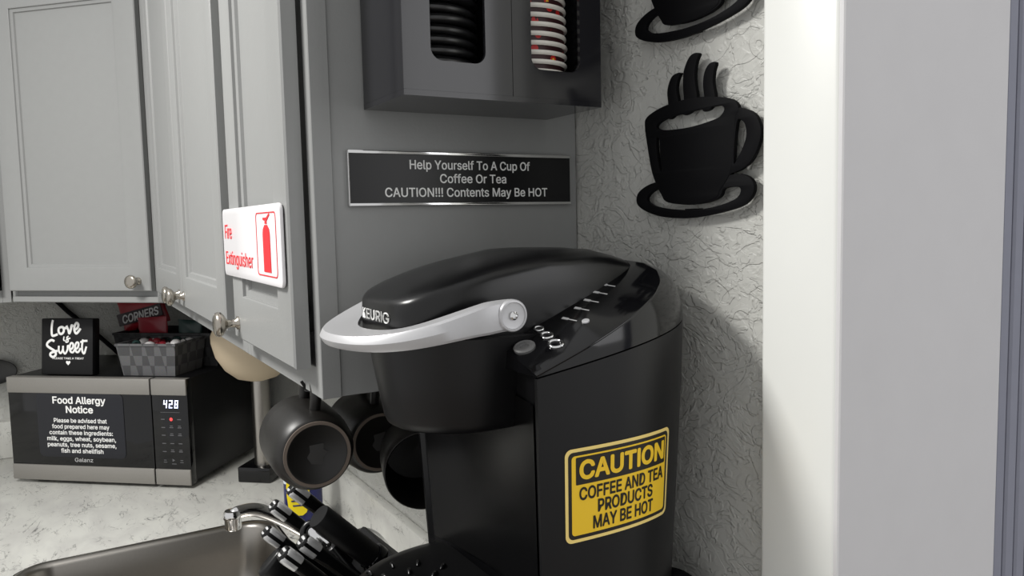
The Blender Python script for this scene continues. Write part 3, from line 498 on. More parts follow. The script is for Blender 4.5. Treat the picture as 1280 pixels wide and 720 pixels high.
def sink():
    t = thing('sink', ((SX0+SX1)/2, (SY0+SY1)/2, .914), 'stainless steel sink with a black-edged rim set in the worktop', 'sink')
    F = lambda d, z, r: [Vector((x, y, z)) for x, y in rrect(SX0-d, SX1+d, SY0-d, SY1+d, r, 8)]
    rings = [F(.021, .9145, .055), F(.021, .9195, .055), F(.017, .9225, .053), F(.010, .9225, .05), F(.002, .919, .048), F(0, .914, .047), F(-.006, .85, .047), F(-.014, .76, .055), F(-.035, .742, .05), F(-.12, .736, .04)]
    rings2 = [F(-.12, .732, .04), F(-.035, .737, .05), F(-.01, .757, .055), F(-.002, .85, .047), F(.001, .913, .048)]
    bm = loft(rings, cap0=False); obj('bowl', bm, 'brushed_steel', t, ang=50)
    bm = bmesh.new(); loft_bm(bm, [F(.0265, .9143, .058), F(.0265, .917, .058), F(.022, .9175, .056), F(.022, .9143, .056), F(.0265, .9143, .058)], cap0=False, cap1=False)
    obj('rim_seal', bm, 'black_matte', t, label='black edge line around the sink rim')
    obj('drain', lathe([(.045, 0), (.045, .003), (.036, .004), (.03, 0), (0, 0)], ((SX0+SX1)/2, (SY0+SY1)/2, .7363), (0, 0, 1), 32), 'chrome', t)
sink()
def faucet():
    x = -.5; t = thing('faucet', (x, -.10, .914), 'chrome kitchen faucet with low arched spout over the sink', 'faucet')
    bm = box(XZ, x-.11, x+.11, .9142, .924, .072, .128, .004, 3)
    obj('deck_plate', bm, 'chrome', t)
    obj('body', lathe([(.024, 0), (.024, .04), (.021, .05), (.019, .062), (.012, .068), (0, .07)], (x, -.10, .924), (0, 0, 1), 32), 'chrome', t, ang=50)
    sp = catmull([(x, -.115, .972), (x, -.165, 1.020), (x, -.215, 1.063), (x, -.25, 1.088), (x, -.275, 1.100), (x, -.297, 1.101), (x, -.3065, 1.098)], 7)
    bm = tube(sp, lambda u: .0125-.003*u, 18); obj('spout', bm, 'chrome', t, ang=60)
    bm = lathe([(.011, 0), (.0125, .003), (.0125, .016), (.0138, .0175), (.0138, .026), (.0115, .0295), (0, .030)], (x, -.3065, 1.076), (0, 0, 1), 26)
    obj('aerator', bm, 'chrome', t, ang=50)
    lp = catmull([(x, -.099, .99), (x, -.116, 1.018), (x, -.10, 1.028), (x, -.075, 1.014), (x+.004, -.056, .984), (x+.008, -.052, .955), (x+.008, -.06, .935)], 8)
    obj('lever', tube(lp, .0055, 12, flat=.8), 'chrome', t, ang=60)
faucet()

# ------------------------------------------------------------------ microwave and what stands on it
MO = Vector((-1.566, -.639, .914)); MU = Vector((.6476, .762, 0)); MN = Vector((.762, -.6476, 0))
mw = Fr(MO, MU, (0, 0, 1), MN)                     # b = 0 on the worktop
MWW, MWB, MWT = .4895, .0095, .268
def microwave():
    t = thing('microwave', mw(MWW/2, 0, -.15), 'black microwave with steel strips and an allergy notice on its door', 'microwave')
    b = MWB
    obj('body', box(mw, .002, MWW-.002, b+.003, MWT, -.325, -.022, .004, 2), 'black_satin', t)
    d = obj('door', box(mw, 0, .3935, b, MWT, -.0215, 0, .0015, 2), 'microwave_glass', t)
    obj('top_strip', box(mw, .0006, .3929, MWT-.039, MWT+.0004, -.02, .0035, .002, 2), 'microwave_steel', d, label='brushed steel strip')
    obj('bottom_strip', box(mw, .0006, .3929, b-.0004, b+.0385, -.02, .0035, .002, 2), 'microwave_steel', d, label='brushed steel strip')
    p = obj('control_panel', box(mw, .396, MWW, b, MWT, -.0215, 0, .0015, 2), 'microwave_glass', t)
    obj('top_strip', box(mw, .3966, MWW-.0006, MWT-.039, MWT+.0004, -.02, .0035, .002, 2), 'microwave_steel', p, label='brushed steel strip')
    obj('bottom_strip', box(mw, .3966, MWW-.0006, b-.0004, b+.0385, -.02, .0035, .002, 2), 'microwave_steel', p, label='brushed steel strip')
    bm = bmesh.new(); seg = {'4': 'fgbc', '2': 'abged', '8': 'abcdefg'}
    for i, ch in enumerate('428'):
        a0 = .4255+i*.0145; w_, h_, b0, th = .0095, .0195, .1975, .0027
        S = {'a': (0, w_, h_-th, h_), 'd': (0, w_, 0, th), 'g': (0, w_, h_/2-th/2, h_/2+th/2), 'f': (0, th, h_/2, h_), 'e': (0, th, 0, h_/2), 'b': (w_-th, w_, h_/2, h_), 'c': (w_-th, w_, 0, h_/2)}
        for s in seg[ch]:
            x0, x1, y0, y1 = S[s]; sk = lambda y: y*.12
            vs = [bm.verts.new(mw(a0+x+sk(y), b0+y, .0008)) for x, y in ((x0, y0), (x1, y0), (x1, y1), (x0, y1))]; bm.faces.new(vs)
    obj('clock_digits', bm, 'led_white', p, label='glowing clock digits reading 428')
    obj('indicator_light', lathe([(.0042, 0), (.0035, .001), (0, .0012)], mw(.444, .170, 0), MN, 16), 'led_red', p, label='small red light')
    bm = bmesh.new()
    for r, bb in enumerate((.170, .150, .131, .111, .091)):
        for k in range(3):
            a = .4225+k*.0215
            if r == 0 and k == 1: continue
            box_bm(bm, mw, a-.005, a+.005, bb-.001, bb+.001, 0, .0006)
            if r in (1, 2, 4) and k != 0: box_bm(bm, mw, a-.004, a+.004, bb+.0032, bb+.0048, 0, .0006)
    box_bm(bm, mw, .417, .468, .1868, .1876, 0, .0006)
    vs = [bm.verts.new(mw(a, bb, .0007)) for a, bb in ((.442, .066), (.442, .074), (.449, .070))]; bm.faces.new(vs)
    box_bm(bm, mw, .440, .452, .0600, .0616, 0, .0006)
    for a in (.423, .4665): box_bm(bm, mw, a-.0045, a+.0045, .064, .0655, 0, .0006); box_bm(bm, mw, a-.0035, a+.0035, .069, .0705, 0, .0006)
    obj('key_legends', bm, 'dim_ink', p, keep=True, label='small grey legends')
    bm = bmesh.new(); text_into(bm, 'Galanz', mw, .176, .226, .0575, .0675, 0, .0004)
    obj('lettering', bm, 'grey_ink', d, keep=True)
    for a in (.04, .45):
        for c in (-.05, -.28): obj('foot', lathe([(.012, 0), (.012, .0115), (0, .0115)], mw(a, .0003, c), (0, 0, 1), 16), 'black_matte', t)
microwave()
def allergy_notice():
    t = thing('allergy_notice', mw(.20, .07, .003), 'dark rounded food allergy notice stuck on the microwave door', 'notice')
    obj('plate', plate(rrect(.080, .319, .069, .230, .014), [], mw, .0004, .0016, .0003), 'notice_black', t)
    bm = bmesh.new()
    def ln(s, b0, h, wd, bold=.0): line_into(bm, s, mw, .199, b0, h, .0017, width=wd, bold=bold, thick=.0003)
    ln('Food Allergy', .204, .0165, .146, .02); ln('Notice', .181, .0165, .075, .02)
    for i, (s, wd) in enumerate((('Please be advised that', .146), ('food prepared here may', .158), ('contain these ingredients:', .175), ('milk, eggs, wheat, soybean,', .190), ('peanuts, tree nuts, sesame,', .190), ('fish and shellfish', .117))):
        ln(s, .1565-i*.0152, .0102, wd, .012)
    obj('lettering', bm, 'white_ink', t, keep=True)
allergy_notice()
TOPB = MWT+.0002
def love_sign():
    t = thing('tabletop_sign', mw(.15, TOPB, -.03), 'black square block sign with white brush script on the microwave', 'sign')
    F = Fr(mw(.0805, TOPB, -.020), MU, (0, 0, 1), MN); F = Fr(F.o, MU, (-MN*.10+Vector((0, 0, 1))), (MN+Vector((0, 0, .10))))
    F.o += Vector((0, 0, .0026))
    obj('board', box(F, 0, .144, 0, .140, -.026, 0, .003, 2), 'black_wood', t)
    def P(x, y): return F(.144*(x-90)/492*1.0, .140*(1-(y-150)/505), .0007)
    px = {                                        # brush strokes of the script, on the board
     'L': [(205, 165), (196, 200), (192, 250), (196, 300), (215, 305), (250, 292)],
     'o': [(290, 225), (262, 240), (262, 275), (285, 290), (308, 268), (305, 235), (288, 226), (320, 238), (340, 225)],
     'v': [(335, 215), (352, 255), (362, 285), (378, 245), (384, 212), (400, 222)],
     'e': [(408, 255), (440, 235), (448, 205), (430, 190), (412, 220), (412, 262), (432, 284), (470, 240)],
     'i': [(312, 312), (308, 340), (318, 352)],
     's': [(355, 308), (338, 322), (348, 338), (350, 358), (330, 362), (336, 340), (372, 326)],
     'S': [(220, 355), (190, 345), (155, 368), (150, 395), (185, 420), (225, 445), (232, 478), (205, 496), (180, 480), (190, 458), (250, 440)],
     'w': [(262, 395), (262, 440), (280, 462), (300, 430), (302, 395), (304, 440), (322, 466), (345, 430), (348, 395), (362, 405)],
     'e2': [(368, 432), (395, 412), (398, 378), (378, 372), (366, 405), (374, 445), (398, 452), (415, 425)],
     'e3': [(418, 428), (445, 408), (450, 372), (432, 366), (418, 398), (424, 442), (448, 450), (470, 415)],
     't': [(492, 338), (484, 390), (486, 440), (505, 462), (525, 400)],
     'tc': [(468, 362), (500, 352), (535, 350)]}
    bm = bmesh.new()
    for k, pts in px.items():
        r = .0018 if k in 'is' else (.0031 if k in ('L', 'o', 'v', 'e', 'S') else .0027)
        cp = catmull([P(*p) for p in pts], 5); tube_bm(bm, cp, r, 8, up=None)
    for v in bm.verts:
        d = (v.co-F.o).dot(F.n); v.co -= F.n*(d-.0007)*.75
    text_into(bm, 'PLEASE TAKE A TREAT', F, .033, .120, .0385, .0435, .0002, .0005, bold=.01)
    hx, hy = .0765, .0300
    pts = []
    for k in range(28):
        a = 2*PI*k/28; pts.append(F(hx+.0063*math.sin(a)**3, hy+.0063*(13*math.cos(a)-5*math.cos(2*a)-2*math.cos(3*a)-math.cos(4*a))/16, .0006))
    bm.faces.new([bm.verts.new(p) for p in pts])
    obj('lettering', bm, 'white_ink', t, keep=True)
love_sign()
def basket(fr, a0, a1, c0, c1, h, flare, m, label):
    t = thing('woven_basket', fr((a0+a1)/2, 0, (c0+c1)/2), label, 'basket', None)
    def R(d, b): return [fr(a, b, c) for a, c in ((a0-d, c0-d), (a1+d, c0-d), (a1+d, c1+d), (a0-d, c1+d))]
    rings = [R(flare*k/6, h*k/6) for k in range(7)]; ins = [R(flare*k/6-.004, max(h*k/6, .004)) for k in range(6, -1, -1)]
    bm = loft(rings+ins); obj('wall', bm, m, t)
    def rim(d, b): return [p for p in R(d, b)]
    bm = loft([rim(flare+.0015, h-.004), rim(flare+.0015, h+.002), rim(flare-.0055, h+.002), rim(flare-.0055, h-.004), rim(flare+.0015, h-.004)], cap0=False, cap1=False)
    obj('rim', bm, m, t)
    return t
bf = Fr(mw(0, TOPB, 0), MU, (0, 0, 1), MN)
basket(bf, .298, .438, -.150, -.036, .078, .010, 'basket_weave', 'light grey woven basket in front on the microwave')
basket(bf, .190, .47, -.300, -.172, .085, .010, 'basket_weave_dark', 'dark woven basket behind the lighter one on the microwave')
def candy(i, a, b, c, m, label, r=.011, tw=True):
    t = thing('wrapped_candy', bf(a, b, c), label, 'candy', 'wrapped candies in the front basket')
    ax = (MU*math.cos(i*1.3)+MN*math.sin(i*1.3))
    obj('sweet', lathe([(.002, -r*1.2), (r*.7, -r*.9), (r, -r*.3), (r, r*.3), (r*.7, r*.9), (.002, r*1.2)], bf(a, b, c), ax, 16), m, t, ang=60)
    for sg in (-1, 1): obj('wrapper_twist', lathe([(.001, sg*r*1.15), (r*.5, sg*r*1.7), (r*.75, sg*r*2.0)], bf(a, b, c), ax, 8, cap0=False, cap1=False), m, t)
k = 0
cols = (('candy_red', 'red'), ('candy_white', 'white'), ('candy_green', 'dark green'), ('bag_dark', 'dark brown'))
for r_ in range(3):
    for q_ in range(4):
        m_, cn = cols[(k*3+r_) % 4]
        if (r_, q_) == (2, 3): m_, cn = 'candy_white', 'white'
        pos = ('back left', 'back', 'back right', 'far right')[q_] if r_ == 0 else (('middle left', 'middle', 'middle right', 'right')[q_] if r_ == 1 else ('front left', 'front middle', 'front right', 'front far right')[q_])
        candy(k, .312+q_*.036+r_*.003, .068+.006*((k*7) % 3)/2, -.132+r_*.034, m_, f'{cn} wrapped candy lying at the {pos} of the light grey basket', .0105 if cn != 'white' else .0125); k += 1
def snack_bag(a0, a1, b0, b1, c, tilt, m, label, text=None, th=.035, band=None):
    t = thing('snack_bag', bf((a0+a1)/2, b0, c), label, 'snack bag')
    ca, sa = math.cos(tilt), math.sin(tilt)
    F = Fr(bf(a0, b0, c), MU*ca+Vector((0, 0, sa)), Vector((0, 0, ca))-MU*sa, MN)
    W_, H_ = a1-a0, b1-b0; N = 12; rings = []
    for j in range(N+1):
        v = j/N; ring = []
        for i in range(24):
            u_ = i/24*2*PI; puff = max(.0, math.sin(PI*v))**.5
            x = .5+.5*math.cos(u_)*(1-.03*math.sin(PI*v)); y = math.sin(u_)*th/2*puff*(abs(math.sin(u_))**.2) + .0008*(1 if math.sin(u_) > 0 else -1)
            y += .0012*math.sin(9*x+4*v*3)*puff
            ring.append(F(x*W_, v*H_, y))
        rings.append(ring)
    obj('pouch', loft(rings), m, t, ang=60)
    if band:
        bm = bmesh.new(); box_bm(bm, F, W_*.02, W_*.98, H_*.22, H_*.60, th/2+.0012, th/2+.0024, .001, 1); obj('label_band', bm, band, t, label='dark band with slanted lettering')
    if text:
        bm = bmesh.new(); text_into(bm, text, F, W_*.12, W_*.92, H_*.27, H_*.54, th/2+.0026, .0005, bold=.02, shear=.25); obj('lettering', bm, 'grey_ink', t, keep=True)
snack_bag(.178, .318, .080, .165, -.215, .24, 'bag_red', 'red snack bag lettered CORNERS standing in the dark basket', 'CORNERS', band='bag_dark')
snack_bag(.245, .330, .045, .125, -.182, .05, 'candy_red', 'small red packet at the front of the dark basket', th=.012)
snack_bag(.352, .42, .045, .120, -.188, -.05, 'candy_green', 'dark green packet at the right of the dark basket', th=.016)
snack_bag(.395, .455, .05, .14, -.25, -.1, 'bag_dark', 'dark brown packet at the back right of the dark basket', th=.02)

cord = catmull([(WX0+.010, -.545, 1.362), (WX0+.010, -.522, 1.345), (WX0+.010, -.495, 1.312), (WX0+.010, -.46, 1.275), (WX0+.012, -.41, 1.222), (WX0+.02, -.36, 1.16), (WX0+.02, -.33, 1.08)], 6)
tag(obj('power_cord', tube(cord, .0065, 10), 'black_matte'), 'black power cord hanging on the wall behind the microwave', 'cord')
def wall_plate():
    o = (WX0+.002, -.688, 1.158)
    t = thing('oval_dish', o, 'dark grey oval dish on the wall at the left edge of the photo', 'dish')
    rings = []
    for s, c in ((.7, 0), (.95, .008), (1, .016), (.97, .018), (.88, .012), (.6, .006), (.02, .006)):
        rings.append([YZ(o[1]+.062*s*math.cos(2*PI*k/40), o[2]+.036*s*math.sin(2*PI*k/40), o[0]+c) for k in range(40)])
    obj('dish', loft(rings), 'plate_grey', t, ang=60)
wall_plate()

# ------------------------------------------------------------------ lamp and soap behind the sink
def lamp():
    x, y = -1.236, -.098; t = thing('table_lamp', (x, y, .914), 'cream mushroom-shaded lamp on steel post under the cabinets', 'lamp')
    obj('base', box(Fr((x, y, .9142), MU, (0, 0, 1), MN), -.05, .035, 0, .038, -.045, .04, .003, 2), 'black_gloss', t, label='black square base')
    obj('post', lathe([(.022, .952), (.022, 1.20)], (x, y, 0), (0, 0, 1), 32), 'brushed_steel', t)
    pr = [(.03, 1.160), (.065, 1.168), (.100, 1.190), (.126, 1.222), (.138, 1.258), (.138, 1.275), (.120, 1.310), (.08, 1.335), (.03, 1.347), (0, 1.348)]
    pr = [(a*.75, b+.006) for a, b in pr]
    obj('shade', lathe(pr, (x+.012, y-.008, 0), (0, 0, 1), 48), 'lamp_cream', t, ang=70)
lamp()
def soap():
    x, y = -.87, -.10; t = thing('soap_bottle', (x, y, .9142), 'blue dish soap bottle with yellow label behind the sink', 'bottle')
    F = Fr((x, y, .9145), (.35, .93, 0), (0, 0, 1), (.93, -.35, 0))
    def sec(w_, d_, b, n=36):
        out = []
        for k in range(n):
            a = 2*PI*k/n; cx, sx = math.cos(a), math.sin(a)
            out.append(F(w_*math.copysign(abs(cx)**.7, cx), b, d_*math.copysign(abs(sx)**.8, sx)))
        return out
    obj('liquid', loft([sec(.033, .020, 0), sec(.037, .0225, .004), sec(.039, .0235, .05), sec(.039, .0235, .095)]), 'soap_blue', t, ang=50)
    obj('shoulder', loft([sec(.039, .0235, .0953), sec(.038, .023, .12), sec(.031, .02, .15), sec(.018, .0165, .168), sec(.014, .014, .172), sec(.014, .014, .19)]), 'soap_clear', t, ang=50, label='clear upper part of bottle')
    obj('cap', loft([sec(.016, .016, .1902), sec(.0155, .0155, .205), sec(.008, .008, .209), sec(.007, .007, .222), sec(.0068, .0068, .2225)]), 'candy_white', t)
    lp = []
    for b in (.030, .036, .05, .07, .09, .108):
        hw = {.030: .008, .036: .016, .05: .021, .07: .023, .09: .0235, .108: .0225}[b]
        lp.append([F(-.008+hw*(k/12*2-1), b, .0246*max(.0, 1-abs((-.008+hw*(k/12*2-1))/.042)**3)**.5+.0006) for k in range(13)])
    bm = bmesh.new(); loft_bm(bm, lp, closed=False, cap0=False, cap1=False); obj('label', bm, 'label_yellow', t, label='yellow shield-shaped label')
    bm = bmesh.new()
    for i, (hw, b) in enumerate(((.013, .092), (.015, .078), (.014, .060), (.011, .050))): box_bm(bm, F, -.008-hw, -.008+hw*.7, b, b+.003, .0252, .0258)
    obj('label_lines', bm, 'soap_blue', t, keep=True)
soap()

# ------------------------------------------------------------------ mugs on hooks
MUGS = []
def mug(base, axis, up, label, first=False):
    """base centre, axis from base to mouth, up = direction of the handle"""
    base = Vector(base); d = Vector(axis).normalized(); up = Vector(up); up = (up-d*up.dot(d)).normalized()
    t = thing('coffee_mug', base, label, 'mug', 'black mugs hanging under the wall cabinet')
    pr = [(0, .002), (.026, .002), (.0285, 0), (.033, 0), (.036, .003), (.0405, .014), (.0425, .032), (.0428, .06), (.0425, .084), (.0412, .0855), (.0398, .084), (.0398, .02), (.036, .009), (0, .007)]
    obj('body', lathe(pr, base, d, 56, cap0=False, cap1=False), 'mug_black', t, ang=50)
    obj('foot_ring', lathe([(.0302, .0002), (.0302, -.0009), (.0334, -.0009), (.0334, .0004)], base, d, 56, cap0=False, cap1=False), 'mug_foot', t, label='unglazed brown foot ring')
    x, y, _ = basis(d); G = Fr(base, up.cross(d) if up.cross(d).length else x, up, -d)
    bm = plate([(-.006, .011), (.008, .009), (.007, .002), (.010, -.003), (.005, -.010), (-.007, -.011), (-.006, -.004), (-.011, .002), (-.006, .005)], [], G, -.0019, -.0013)
    obj('stamp', bm, 'mug_stamp', t, label='faint grey stamp')
    hp = catmull([base+d*.020+up*.040, base+d*.018+up*.058, base+d*.030+up*.071, base+d*.050+up*.071, base+d*.066+up*.060, base+d*.069+up*.041], 7)
    obj('handle', tube(hp, .0058, 12, flat=.75), 'mug_black', t, ang=60)
    return base+d*.040+up*.063
def hook(p, label):
    t = thing('cup_hook', (p[0], p[1], 1.372), label, 'hook', 'cup hooks under the wall cabinet')
    x, y, z = p
    obj('plate', lathe([(.007, 0), (.007, .0015), (.003, .003), (0, .003)], (x, y, 1.3715), (0, 0, -1), 16), 'black_plastic', t)
    pts = catmull([(x, y, 1.3705), (x, y, z+.018), (x, y+.006, z+.008), (x, y+.004, z-.004), (x, y-.004, z-.005), (x, y-.010, z+.004)], 6)
    obj('wire', tube(pts, .0017, 8), 'black_plastic', t)
h1 = mug((-.022, -.306, 1.313), (-1, .06, .02), (.05, .08, 1), 'black mug hanging nearest the cabinet corner with its base turned to the camera')
h2 = mug((-.095, -.212, 1.293), (-1, .05, .03), (0, .0, 1), 'black mug hanging in the middle, base showing, left of the sideways mug')
h3 = mug((-.082, -.176, 1.287), (1, -.30, -.05), (0, 0, 1), 'black mug hanging behind the coffee maker with its mouth turned to the camera')
for hp, lb in ((h1, 'black cup hook holding the mug nearest the cabinet corner'), (h2, 'black cup hook holding the middle mug'), (h3, 'black cup hook holding the mug behind the coffee maker')): hook(hp, lb)

# ------------------------------------------------------------------ knife block
KD = Vector((0, -.70, .714)).normalized()          # the way the handles point
KB = Fr((-.155, -.20, 1.09), (1, 0, 0), KD.cross(Vector((1, 0, 0))), KD)
def knife_block():
    t = thing('knife_block', (-.155, -.15, .914), 'black slanted knife block between the sink and the coffee maker', 'knife block')
    # side outline in (y, z), resting on the worktop
    prof = [(-.186, 1.141), (-.190, 1.1425), (-.2800, 1.0535), (-.2802, 1.050), (-.150, .9275), (-.230, .9265), (-.230, .9145), (-.045, .9145), (-.045, .93), (-.083, 1.036)]
    bm = loft([[Vector((x, y, z)) for y, z in prof] for x in (-.235, -.232, -.084, -.081)])
    obj('block', bm, 'black_wood', t)
knife_block()
def handle_shape(bm, o, d, side, L, w_, t_, bulge=.1):
    up = Vector(side); up = (up-d*up.dot(d)).normalized(); x = d.cross(up)
    rings = []
    for h, s in ((0, .78), (.03, .86), (.5, .92), (.85, 1.05), (.96, 1.08), (.99, .98), (1.0, .8)):
        rings.append([o+d*(L*h)+x*(w_/2*s*math.copysign(abs(math.cos(a))**.6, math.cos(a)))+up*(t_/2*s*math.copysign(abs(math.sin(a))**.6, math.sin(a))) for a in [2*PI*k/24 for k in range(24)]])
    return loft_bm(bm, rings)
KBASE = Vector((0, -.2003, 1.1273))
def knife(tip, label, w_=.0168, t_=.0138, side=(1, 0, 0), blade=.075, cap=True):
    tip = Vector(tip); L = (tip-KBASE).dot(KD); o = tip-KD*L
    t = thing('kitchen_knife', o, label, 'knife', 'knives in the black block')
    up = Vector(side); up = (up-KD*up.dot(KD)).normalized(); x = KD.cross(up)
    obj('handle', handle_shape(bmesh.new(), o, KD, side, L, w_, t_), 'black_plastic', t, ang=50)
    if cap:
        for s in (-1, 1):
            rings = []
            for h, k in ((-.027, .5), (-.024, .98), (-.012, 1.03), (-.005, 1.0), (-.0012, .82), (.0006, .45)):
                ring = [tip+KD*h+x*s*.0024+up*(t_/2*1.04*k*math.sin(a))*(.82 if abs(math.sin(a)) > .98 else 1) for a in (-PI/2, PI/2)]
                ring = [tip+KD*h + x*s*(.0022+(w_/2*1.1*k-.0022)*abs(math.cos(a))**.6) + up*(t_/2*1.1*k*math.copysign(abs(math.sin(a))**.6, math.sin(a))) for a in [(-PI/2)+PI*j/12 for j in range(13)]]
                rings.append(ring)
            obj('end_cap', loft(rings), 'knife_cap', t, ang=50, label='polished steel end cap')
        obj('tang', box(Fr(o, x, up, KD), -w_*.40, -w_*.20, t_*.30, t_*.475, .004, L-.024), 'brushed_steel', t, label='steel strip along the handle')
    obj('blade', box(Fr(o, x, up, KD), -w_*.4, w_*.4, -.001, .001, -blade, .002), 'brushed_steel', t)
knife((-.200, -.2904, 1.2254), 'black knife handle with silver end, highest in the block')
knife((-.205, -.312, 1.207), 'black knife handle with silver end, second from the top on the left', w_=.0155)
knife((-.160, -.3314, 1.1943), 'slim black knife handle lowest on the left, over the sink rim', w_=.015, t_=.012)
knife((-.120, -.3013, 1.190), 'black knife handle with silver end and steel strip in the middle of the block')
knife((-.110, -.3253, 1.1855), 'black knife handle with silver end nearest the camera, bottom left')
knife((-.135, -.3345, 1.1690), 'wide plain black handle low on the left of the block', w_=.034, t_=.014, cap=False)
def sharpening_steel():
    tip = Vector((-.150, -.2718, 1.2018)); L = (tip-KBASE).dot(KD)-.002
    t = thing('sharpening_steel', tip-KD*L, 'thick round black handle of a sharpening steel in the knife block', 'sharpening steel')
    obj('handle', lathe([(.0138, 0), (.0150, .003), (.0150, L-.002), (.0142, L), (0, L)], tip-KD*L, KD, 32), 'black_wood', t)
    obj('collar', lathe([(.0172, -.001), (.0178, .0005), (.0178, .012), (.0165, .014)], tip-KD*L, KD, 32), 'black_gloss', t)
    obj('rod', lathe([(.005, -.10), (.005, 0)], tip-KD*L, KD, 16), 'brushed_steel', t)
sharpening_steel()
def scissors():
    t = thing('scissors', (-.17, -.25, 1.13), 'black-ringed scissors with polished inset standing in the knife block', 'scissors')
    cen = Vector((-.168, -.2665, 1.168)); up = Vector((1, 0, 0)); x = KD.cross(up)
    N = (Vector((.75, -.3, .35))).normalized(); a1 = (KD-N*KD.dot(N)).normalized(); a2 = N.cross(a1)
    ring = [cen + a1*(.022*math.cos(a)) + a2*(.0145*math.sin(a)) for a in [2*PI*k/36 for k in range(36)]]
    obj('ring_handle', tube(ring, .0042, 12, closed=True), 'black_plastic', t, ang=70)
    obj('inset', loft([[cen-N*.002 + (a1*.0205*math.cos(a)+a2*.013*math.sin(a))*s + N*h for a in [2*PI*k/32 for k in range(32)]] for s, h in ((1, 0), (.8, .0022), (.5, .0034), (.05, .0038))]), 'chrome', t, ang=60)
    obj('shank', tube([cen-a1*.02, cen-a1*.05-Vector((0, 0, .012)), cen-a1*.10-Vector((0, 0, .012))], .006, 12), 'black_plastic', t)
scissors()

# ------------------------------------------------------------------ signs
def help_sign():
    t = thing('wall_sign', (0, -.142, 1.5575), 'black help-yourself coffee and tea sign with silver edges on cabinet side', 'sign')
    obj('plate', box(YZ, -.2705, -.0135, 1.5585, 1.6108, -.0028, .0022, .0003, 1), 'sign_black', t)
    for b0, b1 in ((1.5572, 1.5603), (1.6082, 1.6115)): obj('edge_rail', box(YZ, -.2712, -.0130, b0, b1, -.0026, .0036, .0006, 2), 'chrome', t, label='shiny silver edge strip')
    obj('edge_rail', box(YZ, -.2714, -.2700, 1.5575, 1.6113, -.0026, .0028, .0003, 1), 'chrome', t, label='shiny silver edge strip')
    bm = bmesh.new()
    for s, b0, y0, y1 in (('Help Yourself To A Cup Of', 1.5940, -.2075, -.0665), ('Coffee Or Tea', 1.5803, -.1745, -.0965), ('CAUTION!!! Contents May Be HOT', 1.5663, -.2345, -.0445)):
        line_into(bm, s, YZ, (y0+y1)/2, b0, .0088, .0022, width=y1-y0, thick=.0004, bold=.010)
    obj('lettering', bm, 'white_ink', t, keep=True)
help_sign()
def fire_sign():
    y = -.327; t = thing('fire_sign', (-.166, y, 1.4795), 'white and red fire extinguisher sign on the end cabinet door', 'sign')
    F = Fr((0, y, 0), (1, 0, 0), (0, 0, 1), (0, -1, 0))
    obj('plate', plate(rrect(-.318, -.027, 1.4795, 1.5625, .008), [], F, .0002, .0042, .0015), 'sign_white', t, ang=30)
    obj('picture_panel', plate(rrect(-.128, -.042, 1.4885, 1.5545, .006), [rrect(-.1265, -.0435, 1.4897, 1.5533, .005)], F, .0042, .0047), 'red_ink', t, label='thin red outline')
    bm = bmesh.new()
    def dom(c): return [(c[0], c[1])]
    body = [(-.098, 1.493), (-.068, 1.493), (-.068, 1.532), (-.070, 1.537), (-.075, 1.540), (-.078, 1.5415), (-.088, 1.5415), (-.091, 1.540), (-.096, 1.537), (-.098, 1.532)]
    b2 = plate(body, [], F, .0042, .0048); me = bpy.data.meshes.new('x'); b2.to_mesh(me); b2.free(); bm.from_mesh(me); bpy.data.meshes.remove(me)
    for pts in ([(-.087, 1.5425), (-.079, 1.5425), (-.079, 1.5455), (-.087, 1.5455)], [(-.095, 1.5465), (-.079, 1.5455), (-.066, 1.5515), (-.068, 1.553), (-.080, 1.549), (-.095, 1.5490)]):
        b2 = plate(pts, [], F, .0042, .0048); me = bpy.data.meshes.new('x'); b2.to_mesh(me); b2.free(); bm.from_mesh(me); bpy.data.meshes.remove(me)
    obj('extinguisher_symbol', bm, 'red_ink', t, label='red fire extinguisher symbol')
    bm = bmesh.new()
    text_into(bm, 'Fire', F, -.303, -.262, 1.5255, 1.5435, .0042, .0005)
    text_into(bm, 'Extinguisher', F, -.303, -.150, 1.4895, 1.5105, .0042, .0005)
    obj('lettering', bm, 'red_ink', t, keep=True, label='red lettering')
fire_sign()

# ------------------------------------------------------------------ cup and lid dispenser on the cabinet side
HX, HY0, HY1, HZ0, HZ1, HYM = .100, -.2522, -.0420, 1.650, 2.02, -.1433
def holder():
    t = thing('cup_dispenser', (0.05, -.147, HZ0), 'black acrylic cup and lid dispenser mounted on the cabinet side', 'dispenser')
    bm = box(YZ, HY0, HY1, HZ0, HZ0+.005, .0003, HX); obj('bottom_panel', bm, 'acrylic_black', t)
    obj('side_panel', box(YZ, HY0, HY0+.004, HZ0+.0051, HZ1, .0003, HX-.0042), 'acrylic_black', t)
    obj('side_panel', box(YZ, HY1-.004, HY1, HZ0+.0051, HZ1, .0003, HX-.0042), 'acrylic_black', t)
    obj('divider', box(YZ, HYM-.002, HYM+.002, HZ0+.0051, HZ1, .0044, HX-.0042), 'acrylic_black', t)
    obj('back_panel', box(YZ, HY0+.0041, HY1-.0041, HZ0+.0051, HZ1, .0003, .0043), 'acrylic_black', t)
    for a0, a1, ya, yb, x in ((HY0, HYM-.0003, -.2258, -.1713, HX), (HYM+.0003, HY1, -.1226, -.0670, HX)):
        slot = []
        for cx, s in ((yb-.009, 270), ):
            pass
        slot = rrect(ya, yb, 1.6815, HZ1-.02, .011)
        obj('front_panel', plate([(a0, HZ0+.0051), (a1, HZ0+.0051), (a1, HZ1), (a0, HZ1)], [slot], YZ, x-.004, x), 'acrylic_black', t, label='glossy front panel with a tall slot')
holder()
ORD = 'First Second Third Fourth Fifth Sixth Seventh Eighth Ninth Tenth Eleventh Twelfth'.lower().split()
